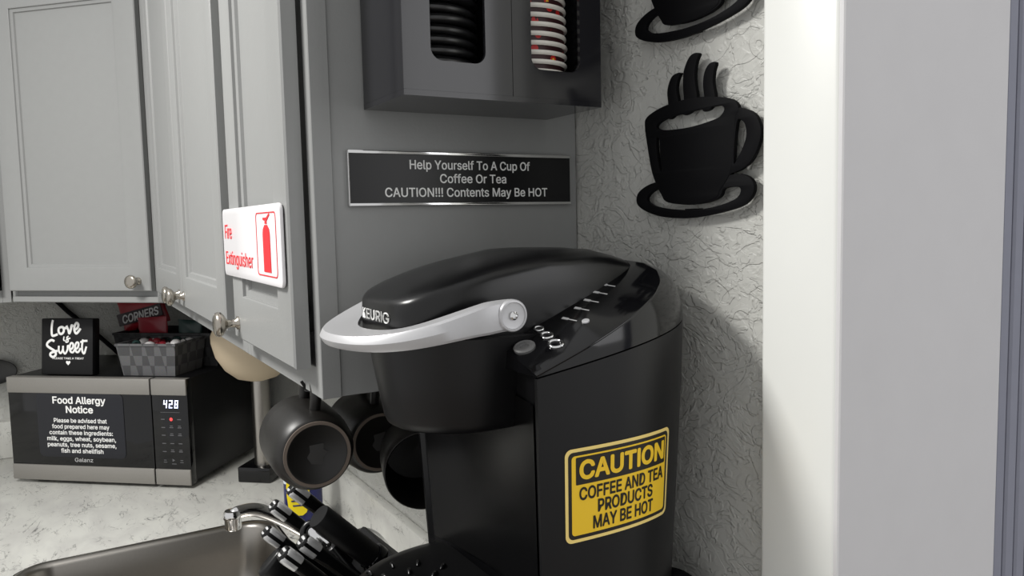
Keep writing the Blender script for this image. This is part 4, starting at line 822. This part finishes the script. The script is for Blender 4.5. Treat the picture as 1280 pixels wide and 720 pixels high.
def lid_stack():
    y, x = -.2030, .0525; n = 12
    pr = [(.030, 0), (.0415, .0004), (.0432, .0020), (.0432, .0042), (.0418, .0055), (.0400, .0056), (.0385, .0080), (.0360, .0086), (.030, .0086), (.027, .0072), (0, .0072)]
    proto = None
    for k in range(n):
        z = HZ0+.0305+k*.0092
        lab = ORD[k]+' black plastic cup lid from the bottom of the stack in the left dispenser slot'
        if proto is None:
            o = obj('cup_cover', lathe(pr, (x, y, z), (0, 0, 1), 48), 'lid_black', loc=(x, y, z), ang=50); proto = o
        else:
            o = proto.copy(); C.objects.link(o)
        o.location = (x+random.uniform(-.001, .001), y+random.uniform(-.001, .001), z)
        o.rotation_euler = (random.uniform(-.03, .03), random.uniform(-.02, .02), random.uniform(0, 6))
        tag(o, lab, 'lid', 'black cup lids in the left slot')
    base = obj('stack_rest', lathe([(.038, 0), (.038, .0245), (0, .0245)], (x, y, HZ0+.0053), (0, 0, 1), 32), 'acrylic_black', bpy.data.objects['cup_dispenser'])
lid_stack()
def cup_stack():
    y, x = -.0985, .0525; n = 12; z0 = HZ0+.0305; proto = None
    for k in range(n):
        z = z0+k*.0088
        if proto is None:
            t = thing('paper_cup', (x, y, z), 'x', 'cup')
            obj('wall', lathe([(.0372, .0046), (.0370, .012), (.0345, .060), (.0325, .060), (.034, .0046)], (x, y, z), (0, 0, 1), 48, cap0=False, cap1=False), 'cup_print', t, ang=50)
            obj('rim', lathe([(.0385, .0), (.0398, .001), (.0402, .0024), (.0396, .0042), (.038, .0046), (.036, .0042), (.036, .001), (.0385, 0)], (x, y, z), (0, 0, 1), 48, cap0=False, cap1=False), 'cup_white', t, ang=60, label='white rolled rim')
            proto = t; o = t
        else:
            o = copy_tree(proto); o.location = (x+random.uniform(-.0006, .0006), y+random.uniform(-.0006, .0006), z); o.rotation_euler = (0, 0, random.uniform(0, 6))
        tag(o, ORD[k]+' white-rimmed dark red paper cup from the bottom of the stack in the right slot', 'cup', 'paper cups in the right slot')
    obj('stack_rest', lathe([(.034, 0), (.034, .025), (0, .025)], (x, y, HZ0+.0053), (0, 0, 1), 32), 'acrylic_black', bpy.data.objects['cup_dispenser'])
cup_stack()

# ------------------------------------------------------------------ coffee cup wall art
ART = {
 'body': [(0.13, 1.6291), (0.1331, 1.6378), (0.1517, 1.6439), (0.1749, 1.6469), (0.2012, 1.6471), (0.226, 1.6441), (0.2424, 1.64), (0.25, 1.635), (0.2519, 1.6292), (0.2485, 1.624), (0.247, 1.6102), (0.2456, 1.5906), (0.2425, 1.578), (0.2371, 1.5697), (0.2299, 1.5623), (0.2275, 1.5577), (0.2178, 1.5543), (0.1966, 1.5516), (0.1743, 1.5523), (0.1595, 1.5553), (0.1538, 1.5615), (0.1462, 1.5721), (0.1394, 1.5863), (0.1337, 1.6094)],
 'rim': [(0.1467, 1.6272), (0.1554, 1.6319), (0.1749, 1.6344), (0.2012, 1.6356), (0.226, 1.6361), (0.2339, 1.6347), (0.2354, 1.6314), (0.2307, 1.6268), (0.2219, 1.6245), (0.1969, 1.6218), (0.1748, 1.6216), (0.1539, 1.6233)],
 'glint': [(0.1466, 1.6158), (0.1514, 1.6138), (0.1522, 1.5982), (0.1545, 1.5844), (0.1507, 1.5872), (0.1474, 1.6018)],
 'handle': [(0.2485, 1.6291), (0.2604, 1.6286), (0.2699, 1.6233), (0.2749, 1.6154), (0.2764, 1.6071), (0.2732, 1.5965), (0.2664, 1.5861), (0.2562, 1.5796), (0.2441, 1.5765), (0.2398, 1.5762), (.2400, 1.600)],
 'handlein': [(0.2497, 1.6189), (0.2568, 1.6191), (0.2601, 1.6129), (0.2602, 1.606), (0.2569, 1.598), (0.2513, 1.5901), (0.2463, 1.5857)],
 'saucer': [(0.1157, 1.5581), (0.119, 1.5653), (0.1313, 1.5713), (0.1486, 1.5746), (0.1745, 1.5747), (0.2259, 1.5718), (0.2417, 1.5752), (0.2551, 1.5752), (0.2651, 1.571), (0.2691, 1.5639), (0.2662, 1.5557), (0.257, 1.549), (0.2398, 1.5446), (0.2136, 1.5407), (0.1833, 1.5387), (0.1531, 1.5408), (0.131, 1.5461), (0.1188, 1.552)],
 'saucerin': [(0.1316, 1.5582), (0.1387, 1.5647), (0.1548, 1.5688), (0.1586, 1.5614), (0.1651, 1.5551), (0.1834, 1.5514), (0.2052, 1.5514), (0.2219, 1.5538), (0.2307, 1.5576), (0.2347, 1.5638), (0.2456, 1.5647), (0.2536, 1.5635), (0.2525, 1.5576), (0.2426, 1.5526), (0.2178, 1.5477), (0.1878, 1.5464), (0.1565, 1.5487), (0.1386, 1.5527)],
 'st1': [(0.1639, 1.6463), (0.1626, 1.6564), (0.165, 1.6653), (0.1706, 1.6717), (0.1805, 1.6724), (0.1769, 1.6664), (0.175, 1.6576), (0.1776, 1.645), (0.1731, 1.635), (0.1638, 1.6327)],
 'st2': [(0.1852, 1.647), (0.184, 1.6592), (0.1849, 1.6726), (0.1907, 1.6826), (0.1971, 1.6864), (0.2047, 1.6852), (0.2013, 1.6786), (0.1992, 1.6687), (0.2, 1.6582), (0.2021, 1.6461), (0.1961, 1.6359), (0.1838, 1.6339)],
 'st3': [(0.2113, 1.6448), (0.2097, 1.6575), (0.2118, 1.668), (0.2179, 1.6741), (0.2252, 1.6736), (0.2228, 1.6661), (0.2219, 1.6562), (0.2244, 1.6437), (0.2195, 1.6349), (0.2096, 1.6339)]}
def smooth2(p): return [(v.x, v.y) for v in catmull([(a, b, 0) for a, b in p], 4, closed=True)]
def wall_art(dx, dz, label):
    t = thing('coffee_cup_wall_art', (.19+dx, -.004, 1.54+dz), label, 'wall art')
    F = Fr((dx, 0, dz), (1, 0, 0), (0, 0, 1), (0, -1, 0))
    S = {k: smooth2(v) for k, v in ART.items()}
    obj('cup', plate(S['body'], [S['rim'], S['glint']], F, .0080, .0120, .0003), 'black_matte', t)
    obj('handle', plate(S['handle'], [S['handlein']], F, .0078, .0118, .0003), 'black_matte', t)
    obj('saucer', plate(S['saucer'], [S['saucerin']], F, .0076, .0116, .0003), 'black_matte', t)
    for k in ('st1', 'st2', 'st3'): obj('steam', plate(S[k], [], F, .0079, .0119, .0003), 'black_matte', t)
    for a, b in ((.19, 1.60), (.19, 1.5445)): obj('mounting_pad', box(F, a-.008, a+.008, b-.003, b+.003, .0004, .0079), 'black_matte', t)
wall_art(0, 0, 'black coffee cup wall silhouette with three steam curls, whole')
wall_art(0, .1648, 'black coffee cup wall silhouette cut off by the top edge of the photo')

# ------------------------------------------------------------------ the coffee maker
CX = .13
def side_pt(s, z, off=0):
    """right-hand side of the housing in plan, s = 0 front corner, 1 = back centre"""
    k = .895+.105*min(1, max(0, (z-1.19)/.24))
    P = [Vector((.250, -.217)), Vector((.259, -.115)), Vector((.2605, -.022)), Vector((.130, -.012))]
    def bez(s):
        return P[0]*(1-s)**3+P[1]*3*s*(1-s)**2+P[2]*3*s*s*(1-s)+P[3]*s**3
    p = bez(s); d = bez(min(1, s+.01))-bez(max(0, s-.01)); nrm = Vector((-d.y, d.x))*-1
    nrm = Vector((d.y, -d.x)).normalized()
    c = Vector((CX, -.125)); p = c+(p-c)*k
    return Vector((p.x+nrm.x*off, p.y+nrm.y*off, z))
def plan(z, scale=1, zf=None, n=22, concave=.012, lip=True, cy=-.125):
    right = [side_pt(i/n, z) for i in range(n+1)]
    left = [Vector((2*CX-p.x, p.y, z)) for p in right[-2::-1]]
    f0, f1 = left[-1], right[0]; front = []
    if lip: ts = [(.0, 0), (.015, .0), (.025, .004), (.05, .0045), (.3, .005+concave*.84), (.5, .005+concave), (.7, .005+concave*.84), (.95, .0045), (.975, .004), (.985, 0)]
    else: ts = [(.0, 0), (.02, 0), (.035, 0), (.06, 0), (.3, 0), (.5, 0), (.7, 0), (.94, 0), (.965, 0), (.98, 0)]
    for u_, dy in ts[1:]: front.append(Vector((f0.x+(f1.x-f0.x)*u_, f0.y+dy, z)))
    out = right+left+front
    if scale != 1: out = [Vector((CX+(p.x-CX)*scale, cy+(p.y-cy)*scale, z)) for p in out]
    if zf: out = [Vector((p.x, p.y, zf(p))) for p in out]
    return out
KT = None
def coffee_maker():
    global KT
    t = KT = thing('coffee_maker', (CX, -.18, 1.186), 'black single-serve coffee maker with silver handle and caution sticker', 'coffee maker')
    seam = lambda p: 1.4235+(p.y+.217)*.165
    obj('housing', loft([plan(1.190, .985), plan(1.194), plan(1.24), plan(1.30), plan(1.36), plan(1.40), plan(1.4235, zf=lambda p: seam(p)-.0012)]), 'black_satin', t, ang=30)
    fp = []
    for z in (1.226, 1.27, 1.32, 1.37, 1.40):
        q0 = plan(z); n0 = q0[-9:]
        a, b = side_pt(0, z), None
        w2 = (a.x-CX)*.90; y0 = a.y+.0035
        fp.append([Vector((CX+w2*u_, y0+.0115*(1-u_*u_)-.0006, z)) for u_ in [k/16-1 for k in range(33)]])
    obj('front_column', loft(fp, closed=False, cap0=False, cap1=False), 'column_black', t, ang=60, label='smooth concave front column')
    # glossy upper shell, cut by the sloping control panel
    rr = [plan(1.43, 1.0, zf=lambda p: seam(p)+.0002, lip=False)]
    for s, dz in ((.998, .012), (.985, .026), (.955, .041), (.905, .054), (.83, .064), (.72, .071), (.5, .076), (.2, .078)):
        rr.append(plan(1.43, s, zf=lambda p, dz=dz: 1.4235+(1-dz/.09)*(p.y+.217)*.165*.9+dz, lip=False))
    bm = loft(rr)
    A = Vector((.2485, -.217, 1.4245)); B = Vector((.200, -.0727, 1.4925)); nrm = Vector((.25, -.365, .897)).normalized()
    mn = Vector((-nrm.x, nrm.y, nrm.z)); mA = Vector((2*CX-A.x, A.y, A.z))
    r = bmesh.ops.bisect_plane(bm, geom=bm.verts[:]+bm.edges[:]+bm.faces[:], plane_co=mA, plane_no=mn, clear_outer=True)
    bmesh.ops.holes_fill(bm, edges=[e for e in bm.edges if e.is_boundary])
    r = bmesh.ops.bisect_plane(bm, geom=bm.verts[:]+bm.edges[:]+bm.faces[:], plane_co=A, plane_no=nrm, clear_outer=True)
    edges = [e for e in bm.edges if e.is_boundary]
    loop = bmesh.ops.holes_fill(bm, edges=edges)['faces']
    pts = [v.co.copy() for v in max(loop, key=lambda f: f.calc_area()).verts]
    obj('top_shell', bm, 'black_gloss', t, ang=28)
    # panel plate on the cut
    u_ = ((B-A)-nrm*(B-A).dot(nrm)).normalized(); v_ = nrm.cross(u_).normalized()
    PF = Fr(A, u_, v_, nrm)
    cen = sum(pts, Vector())/len(pts)
    bm = loft([[p for p in pts], [p+nrm*.0012 for p in pts], [cen+(p-cen)*.985+nrm*.0018 for p in pts]], cap0=False)
    p = obj('control_panel', bm, 'black_gloss', t, ang=50)
    bm = bmesh.new(); N_ = len(pts)
    return PF, p, pts
PF, CP, PPTS = coffee_maker()
PL = [((p-PF.o).dot(PF.r), (p-PF.o).dot(PF.u)) for p in PPTS]
PANEL_BOX = (min(a for a, b in PL), max(a for a, b in PL), min(b for a, b in PL), max(b for a, b in PL))
print('panel extents', PANEL_BOX)

def maker_details():
    t = KT; F = PF; c = .0019
    # buttons: three oval rings, rising in size towards the outer edge
    for a, b, s in ((.0520, .0331, .75), (.0459, .0209, .95), (.0383, .0072, 1.15)):
        ring = [F(a+.0040*s*math.cos(x), b+.0052*s*math.sin(x), c+.0006) for x in [2*PI*k/28 for k in range(28)]]
        obj('cup_button', tube(ring, .0012*s, 8, closed=True), 'chrome', CP, ang=60, label='silver oval button')
    bm = bmesh.new()
    for a, b in ((.0724, .0217), (.0892, .0203), (.1026, .0193), (.1161, .0188), (.1293, .0188)):
        box_bm(bm, F, a-.0006, a+.0004, b-.0122, b-.004, c, c+.0003); box_bm(bm, F, a-.0014, a+.0012, b-.004, b+.002, c, c+.0004)
    obj('panel_legends', bm, 'grey_ink', CP, keep=True, label='five grey legends with lines')
    obj('power_button', lathe([(.0032, 0), (.0032, .001), (.0018, .0014), (0, .0014)], F(.0738, .0018, c), F.n, 24), 'silver_paint', CP, label='small round silver button')
maker_details()
def lid_and_head():
    t = KT
    # lid: stadium-shaped in plan, domed
    def lplan(s, n=20, hw=.068, yf=-.297, yb=-.036):
        out = []; r = .075; cy = -.17
        for k in range(48):
            a = 2*PI*k/48; cx, sx = math.cos(a), math.sin(a)
            # superellipse front and back
            e = .42 if sx < 0 else .6
            y = cy + (cy-yf)*math.copysign(abs(sx)**e, sx) if sx < 0 else cy+(yb-cy)*abs(sx)**e
            x = hw*math.copysign(abs(cx)**.5, cx)
            out.append((CX+x*s, cy+(y-cy)*s))
        return out
    def ztop(y):
        pts = [(-.32, 1.479), (-.297, 1.4845), (-.27, 1.4935), (-.22, 1.506), (-.166, 1.5155), (-.11, 1.5145), (-.06, 1.503), (-.03, 1.492)]
        if y <= pts[0][0]: return pts[0][1]
        for (a, b), (c, d) in zip(pts, pts[1:]):
            if y <= c: return b+(d-b)*(y-a)/(c-a)
        return pts[-1][1]
    rings = []
    for s, h in ((.99, 0), (1, .05), (1.0, .55), (.995, .74), (.985, .80), (.965, .85), (.90, .90), (.78, .955), (.6, .985), (.4, 1.0), (.2, 1.0), (.03, 1.0)):
        rings.append([Vector((x, y, 1.448+h*(ztop(y)-1.448))) for x, y in lplan(s)])
    lid = obj('lid', loft(rings), 'black_plastic', t, ang=60)
    # brand name wrapped round the front of the lid
    bm = bmesh.new(); me = text_mesh('KEURIG', .004, spacing=1.0)
    xs = [v.co.x for v in me.vertices]; x0, x1 = min(xs), max(xs)
    path = [Vector((x, y)) for x, y in lplan(1.004)]
    front = sorted([p for p in path if p.y < -.19], key=lambda p: math.atan2(p.y+.2, p.x-CX))
    # walk along the front from left to right
    front = [p for p in front]; Ls = [0]
    for a, b in zip(front, front[1:]): Ls.append(Ls[-1]+(b-a).length)
    mid = min(range(len(front)), key=lambda i: abs(front[i].x-CX)); Lm = Ls[mid]
    def at(d):
        d = Lm+d
        for i in range(len(Ls)-1):
            if Ls[i+1] >= d: k = (d-Ls[i])/(Ls[i+1]-Ls[i]); return front[i]+(front[i+1]-front[i])*k
        return front[-1]
    wd = .060
    for v in me.vertices:
        d = ((v.co.x-x0)/(x1-x0)-.5)*wd; p = at(d); q_ = p-Vector((CX, -.22)); q_.normalize()
        v.co = Vector((p.x+q_.x*(.0004 if v.co.z > 0 else -.0002), p.y+q_.y*(.0004 if v.co.z > 0 else -.0002), 1.4615+v.co.y*.0165))
    bm.from_mesh(me); bpy.data.meshes.remove(me); obj('brand_lettering', bm, 'white_ink', lid, keep=True, label='white brand lettering')
    # brew head under the handle
    def hplan(r, yf, z, back=-.19):
        out = []
        for k in range(25):
            a = PI+PI*k/24; out.append(Vector((CX+r*math.cos(a), yf+r+r*math.sin(a), z)))
        out += [Vector((CX+r, back, z)), Vector((CX-r, back, z))]
        return out
    rings = [hplan(.058, -.282, 1.371), hplan(.0615, -.2855, 1.373), hplan(.064, -.288, 1.379), hplan(.071, -.294, 1.412), hplan(.078, -.300, 1.449), hplan(.078, -.300, 1.4475)]
    obj('brew_head', loft(rings[:5]), 'black_satin', t, ang=40)
    obj('spout', lathe([(.018, 0), (.022, .006), (.022, .02)], (CX, -.225, 1.365), (0, 0, 1), 28), 'black_plastic', t)
    # handle: a U from pivot to pivot round the front
    path = []
    R = .0965; yc = -.243; piv = -.222
    for k in range(6): path.append((1, piv+(yc-piv)*k/6))
    arc = [(CX+R*math.cos(a), yc-(.3385+yc)*0+ (-.0945)*math.sin(a)) for a in [PI*k/40 for k in range(41)]]
    pts = [(CX+R, piv+(yc-piv)*k/6) for k in range(6)]+arc+[(CX-R, yc+(piv-yc)*(k+1)/6) for k in range(6)]
    rings = []; n = len(pts)
    for i, (x, y) in enumerate(pts):
        a = pts[max(0, i-1)]; b = pts[min(n-1, i+1)]
        tx, ty = b[0]-a[0], b[1]-a[1]; L = math.hypot(tx, ty); nx, ny = ty/L, -tx/L     # outward
        if nx*(x-CX)+ny*(y-piv+.02) < 0: nx, ny = -nx, -ny
        f = min(1, max(0, (piv-y)/(piv+.3375)));  g = f**.6; f = f*f*(3-2*f)
        zc = 1.4685-.0190*f; h = .0118-.0066*max(0, (g-.35)/.65); fl = .008+.022*f
        top, bot = zc+h, zc-h
        def Q(d, z): return Vector((x-nx*d, y-ny*d, z))
        rings.append([Q(0.0015, bot), Q(0, bot+.002), Q(-.0015, zc), Q(0, top-.002), Q(.0015, top), Q(fl*.6, top+.0012*f), Q(fl, top+.0016*f), Q(fl, top-.003), Q(.006, top-.006-.002*f), Q(.006, bot+.001)])
    h_ = obj('handle', loft(rings), 'silver_paint', t, ang=24, label='silver lift handle')
    for s in (1, -1):
        o = Vector((CX+s*(R-.002), -.2235, 1.4685))
        d = obj('pivot', lathe([(.0124, 0), (.0124, .0035), (.0117, .0046), (.0104, .0048), (.0100, .0038), (.0088, .0036), (0, .0038)], o, (s, 0, 0), 40), 'silver_paint', h_, ang=40, label='round silver pivot')
        obj('screw', lathe([(.0034, 0), (.0034, .0014), (.0022, .0022), (.0016, .001), (0, .001)], o+Vector((s*.0040, 0, 0)), (s, 0, 0), 20), 'chrome', d)
    # grey hinge boss at the lower front tip of the panel
    o = PF(.0255, .0285, .0019)
    bm = lathe([(.0088, 0), (.0088, .0018), (.0075, .0026), (.0066, .0018), (.0040, .0018), (.0034, .0006), (0, .0006)], o, PF.n, 32)
    obj('hinge_boss', bm, 'grey_rubber', t, ang=40, label='grey round hinge boss')
    # drip tray
    def tplan(d, z):
        out = []
        for k in range(41):
            a = PI+PI*k/40; cx, sx = math.cos(a), math.sin(a)
            out.append(Vector((CX+(.106-d)*math.copysign(abs(cx)**.92, cx), -.218+(.108-d)*-abs(sx), z)))
        out += [Vector((CX+.106-d, -.200, z)), Vector((CX-.106+d, -.200, z))]
        return out
    tr = obj('drip_tray', loft([tplan(.004, 1.1872), tplan(0, 1.192), tplan(0, 1.208), tplan(.004, 1.217), tplan(.010, 1.2205), tplan(.02, 1.222), tplan(.05, 1.2225)]), 'black_plastic', t, ang=50)
    bm = bmesh.new()
    for rr_, n_ in ((.026, 6), (.044, 10), (.062, 14)):
        for k in range(n_):
            a = 2*PI*k/n_+rr_*20; x, y = CX+rr_*math.cos(a), -.272+rr_*.85*math.sin(a)
            if y > -.222: continue
            d = Vector((math.cos(a), math.sin(a)*.85, 0)).normalized()
            tube_bm(bm, [Vector((x, y, 1.2225))-d*.004, Vector((x, y, 1.2245))-d*.002, Vector((x, y, 1.2248))+d*.002, Vector((x, y, 1.2225))+d*.004], .0016, 8)
    obj('drip_grid', bm, 'black_plastic', tr, ang=60)
    cd = catmull([(.185, -.05, 1.204), (.200, -.042, 1.209), (.212, -.032, 1.203), (.220, -.022, 1.18), (.222, -.016, 1.1)], 6)
    obj('power_cord', tube(cd, .0065, 10), 'black_matte', t)
lid_and_head()
def caution_sticker():
    t = thing('caution_sticker', side_pt(.3, 1.29, .001), 'yellow caution hot coffee sticker on the side of the coffee maker', 'sticker')
    # arc-length table along the housing side
    N_ = 400; S = [i/N_ for i in range(N_+1)]; z = 1.33; L = [0]
    for i in range(N_): L.append(L[-1]+(side_pt(S[i+1], z)-side_pt(S[i], z)).length)
    def s_of(d):
        lo, hi = 0, N_
        while hi-lo > 1:
            m_ = (lo+hi)//2
            if L[m_] <= d: lo = m_
            else: hi = m_
        return S[lo]+(S[hi]-S[lo])*(d-L[lo])/(L[hi]-L[lo])
    d0 = .0215; W_, H_, zb = .1135, .0765, 1.2875
    def F(a, b, c): return side_pt(s_of(d0+a), zb+b, .0004+c)
    def patch(a0, a1, b0, b1, r, c, m, name, label=None):
        bm = bmesh.new(); rows = []
        k_ = 14; cols_ = [a0+r*(1-math.cos(PI/2*i/8)) for i in range(9)]+[a0+r+(a1-a0-2*r)*i/20 for i in range(1, 20)]+[a1-r*(1-math.cos(PI/2*i/8)) for i in range(8, -1, -1)]
        for a in cols_:
            e = min(a-a0, a1-a); cut = r-math.sqrt(max(0, r*r-(r-e)**2)) if e < r else 0
            rows.append([F(a, b0+cut+(b1-b0-2*cut)*j/k_, c) for j in range(k_+1)])
        loft_bm(bm, rows, closed=False, cap0=False, cap1=False); return obj(name, bm, m, t, label=label)
    patch(0, W_, 0, H_, .006, 0, 'sticker_cream', 'backing', 'cream outer border')
    patch(.0028, W_-.0028, .0028, H_-.0028, .0045, .00015, 'sticker_black', 'border', 'black border line')
    patch(.0058, W_-.0058, .0058, H_-.0058, .003, .0003, 'sticker_yellow', 'face', 'yellow face')
    patch(.0095, W_-.0075, .0470, H_-.0072, .001, .00045, 'sticker_black', 'heading_bar', 'black heading bar')
    bm = bmesh.new(); text_into(bm, 'CAUTION', F, .0125, W_-.0095, .0505, .0668, .0006, .0002, bold=.03); obj('heading_lettering', bm, 'sticker_yellow', t, keep=True, label='yellow heading')
    bm = bmesh.new()
    for s, a0, a1, b0, b1 in (('COFFEE AND TEA', .0125, W_-.0095, .0340, .0448), ('PRODUCTS', .0300, W_-.0235, .0215, .0325), ('MAY BE HOT', .0255, W_-.0225, .0085, .0195)):
        text_into(bm, s, F, a0, a1, b0, b1, .0005, .0002, bold=.02)
    obj('lettering', bm, 'sticker_black', t, keep=True, label='black lettering')
caution_sticker()
def stand():
    t = thing('appliance_stand', (CX, -.18, .914), 'black stand carrying the coffee maker on the worktop', 'stand')
    obj('top', box(XY, .012, .248, -.335, -.04, 1.172, 1.1855, .003, 2), 'black_satin', t)
    for x in (.016, .228): obj('side', box(XY, x, x+.016, -.33, -.045, .9145, 1.1718, .001, 1), 'black_satin', t)
    obj('back', box(XY, .033, .227, -.06, -.046, .93, 1.1718), 'black_satin', t)
    for z in (.9155, 1.044):
        d = obj('drawer', box(XZ, .034, .226, z, z+.124, .061, .328, .002, 2), 'black_satin', t)
        obj('knob', lathe([(.004, 0), (.004, .008), (.009, .012), (.008, .018), (0, .019)], (CX, -.328, z+.062), (0, -1, 0), 20), 'satin_nickel', d)
stand()
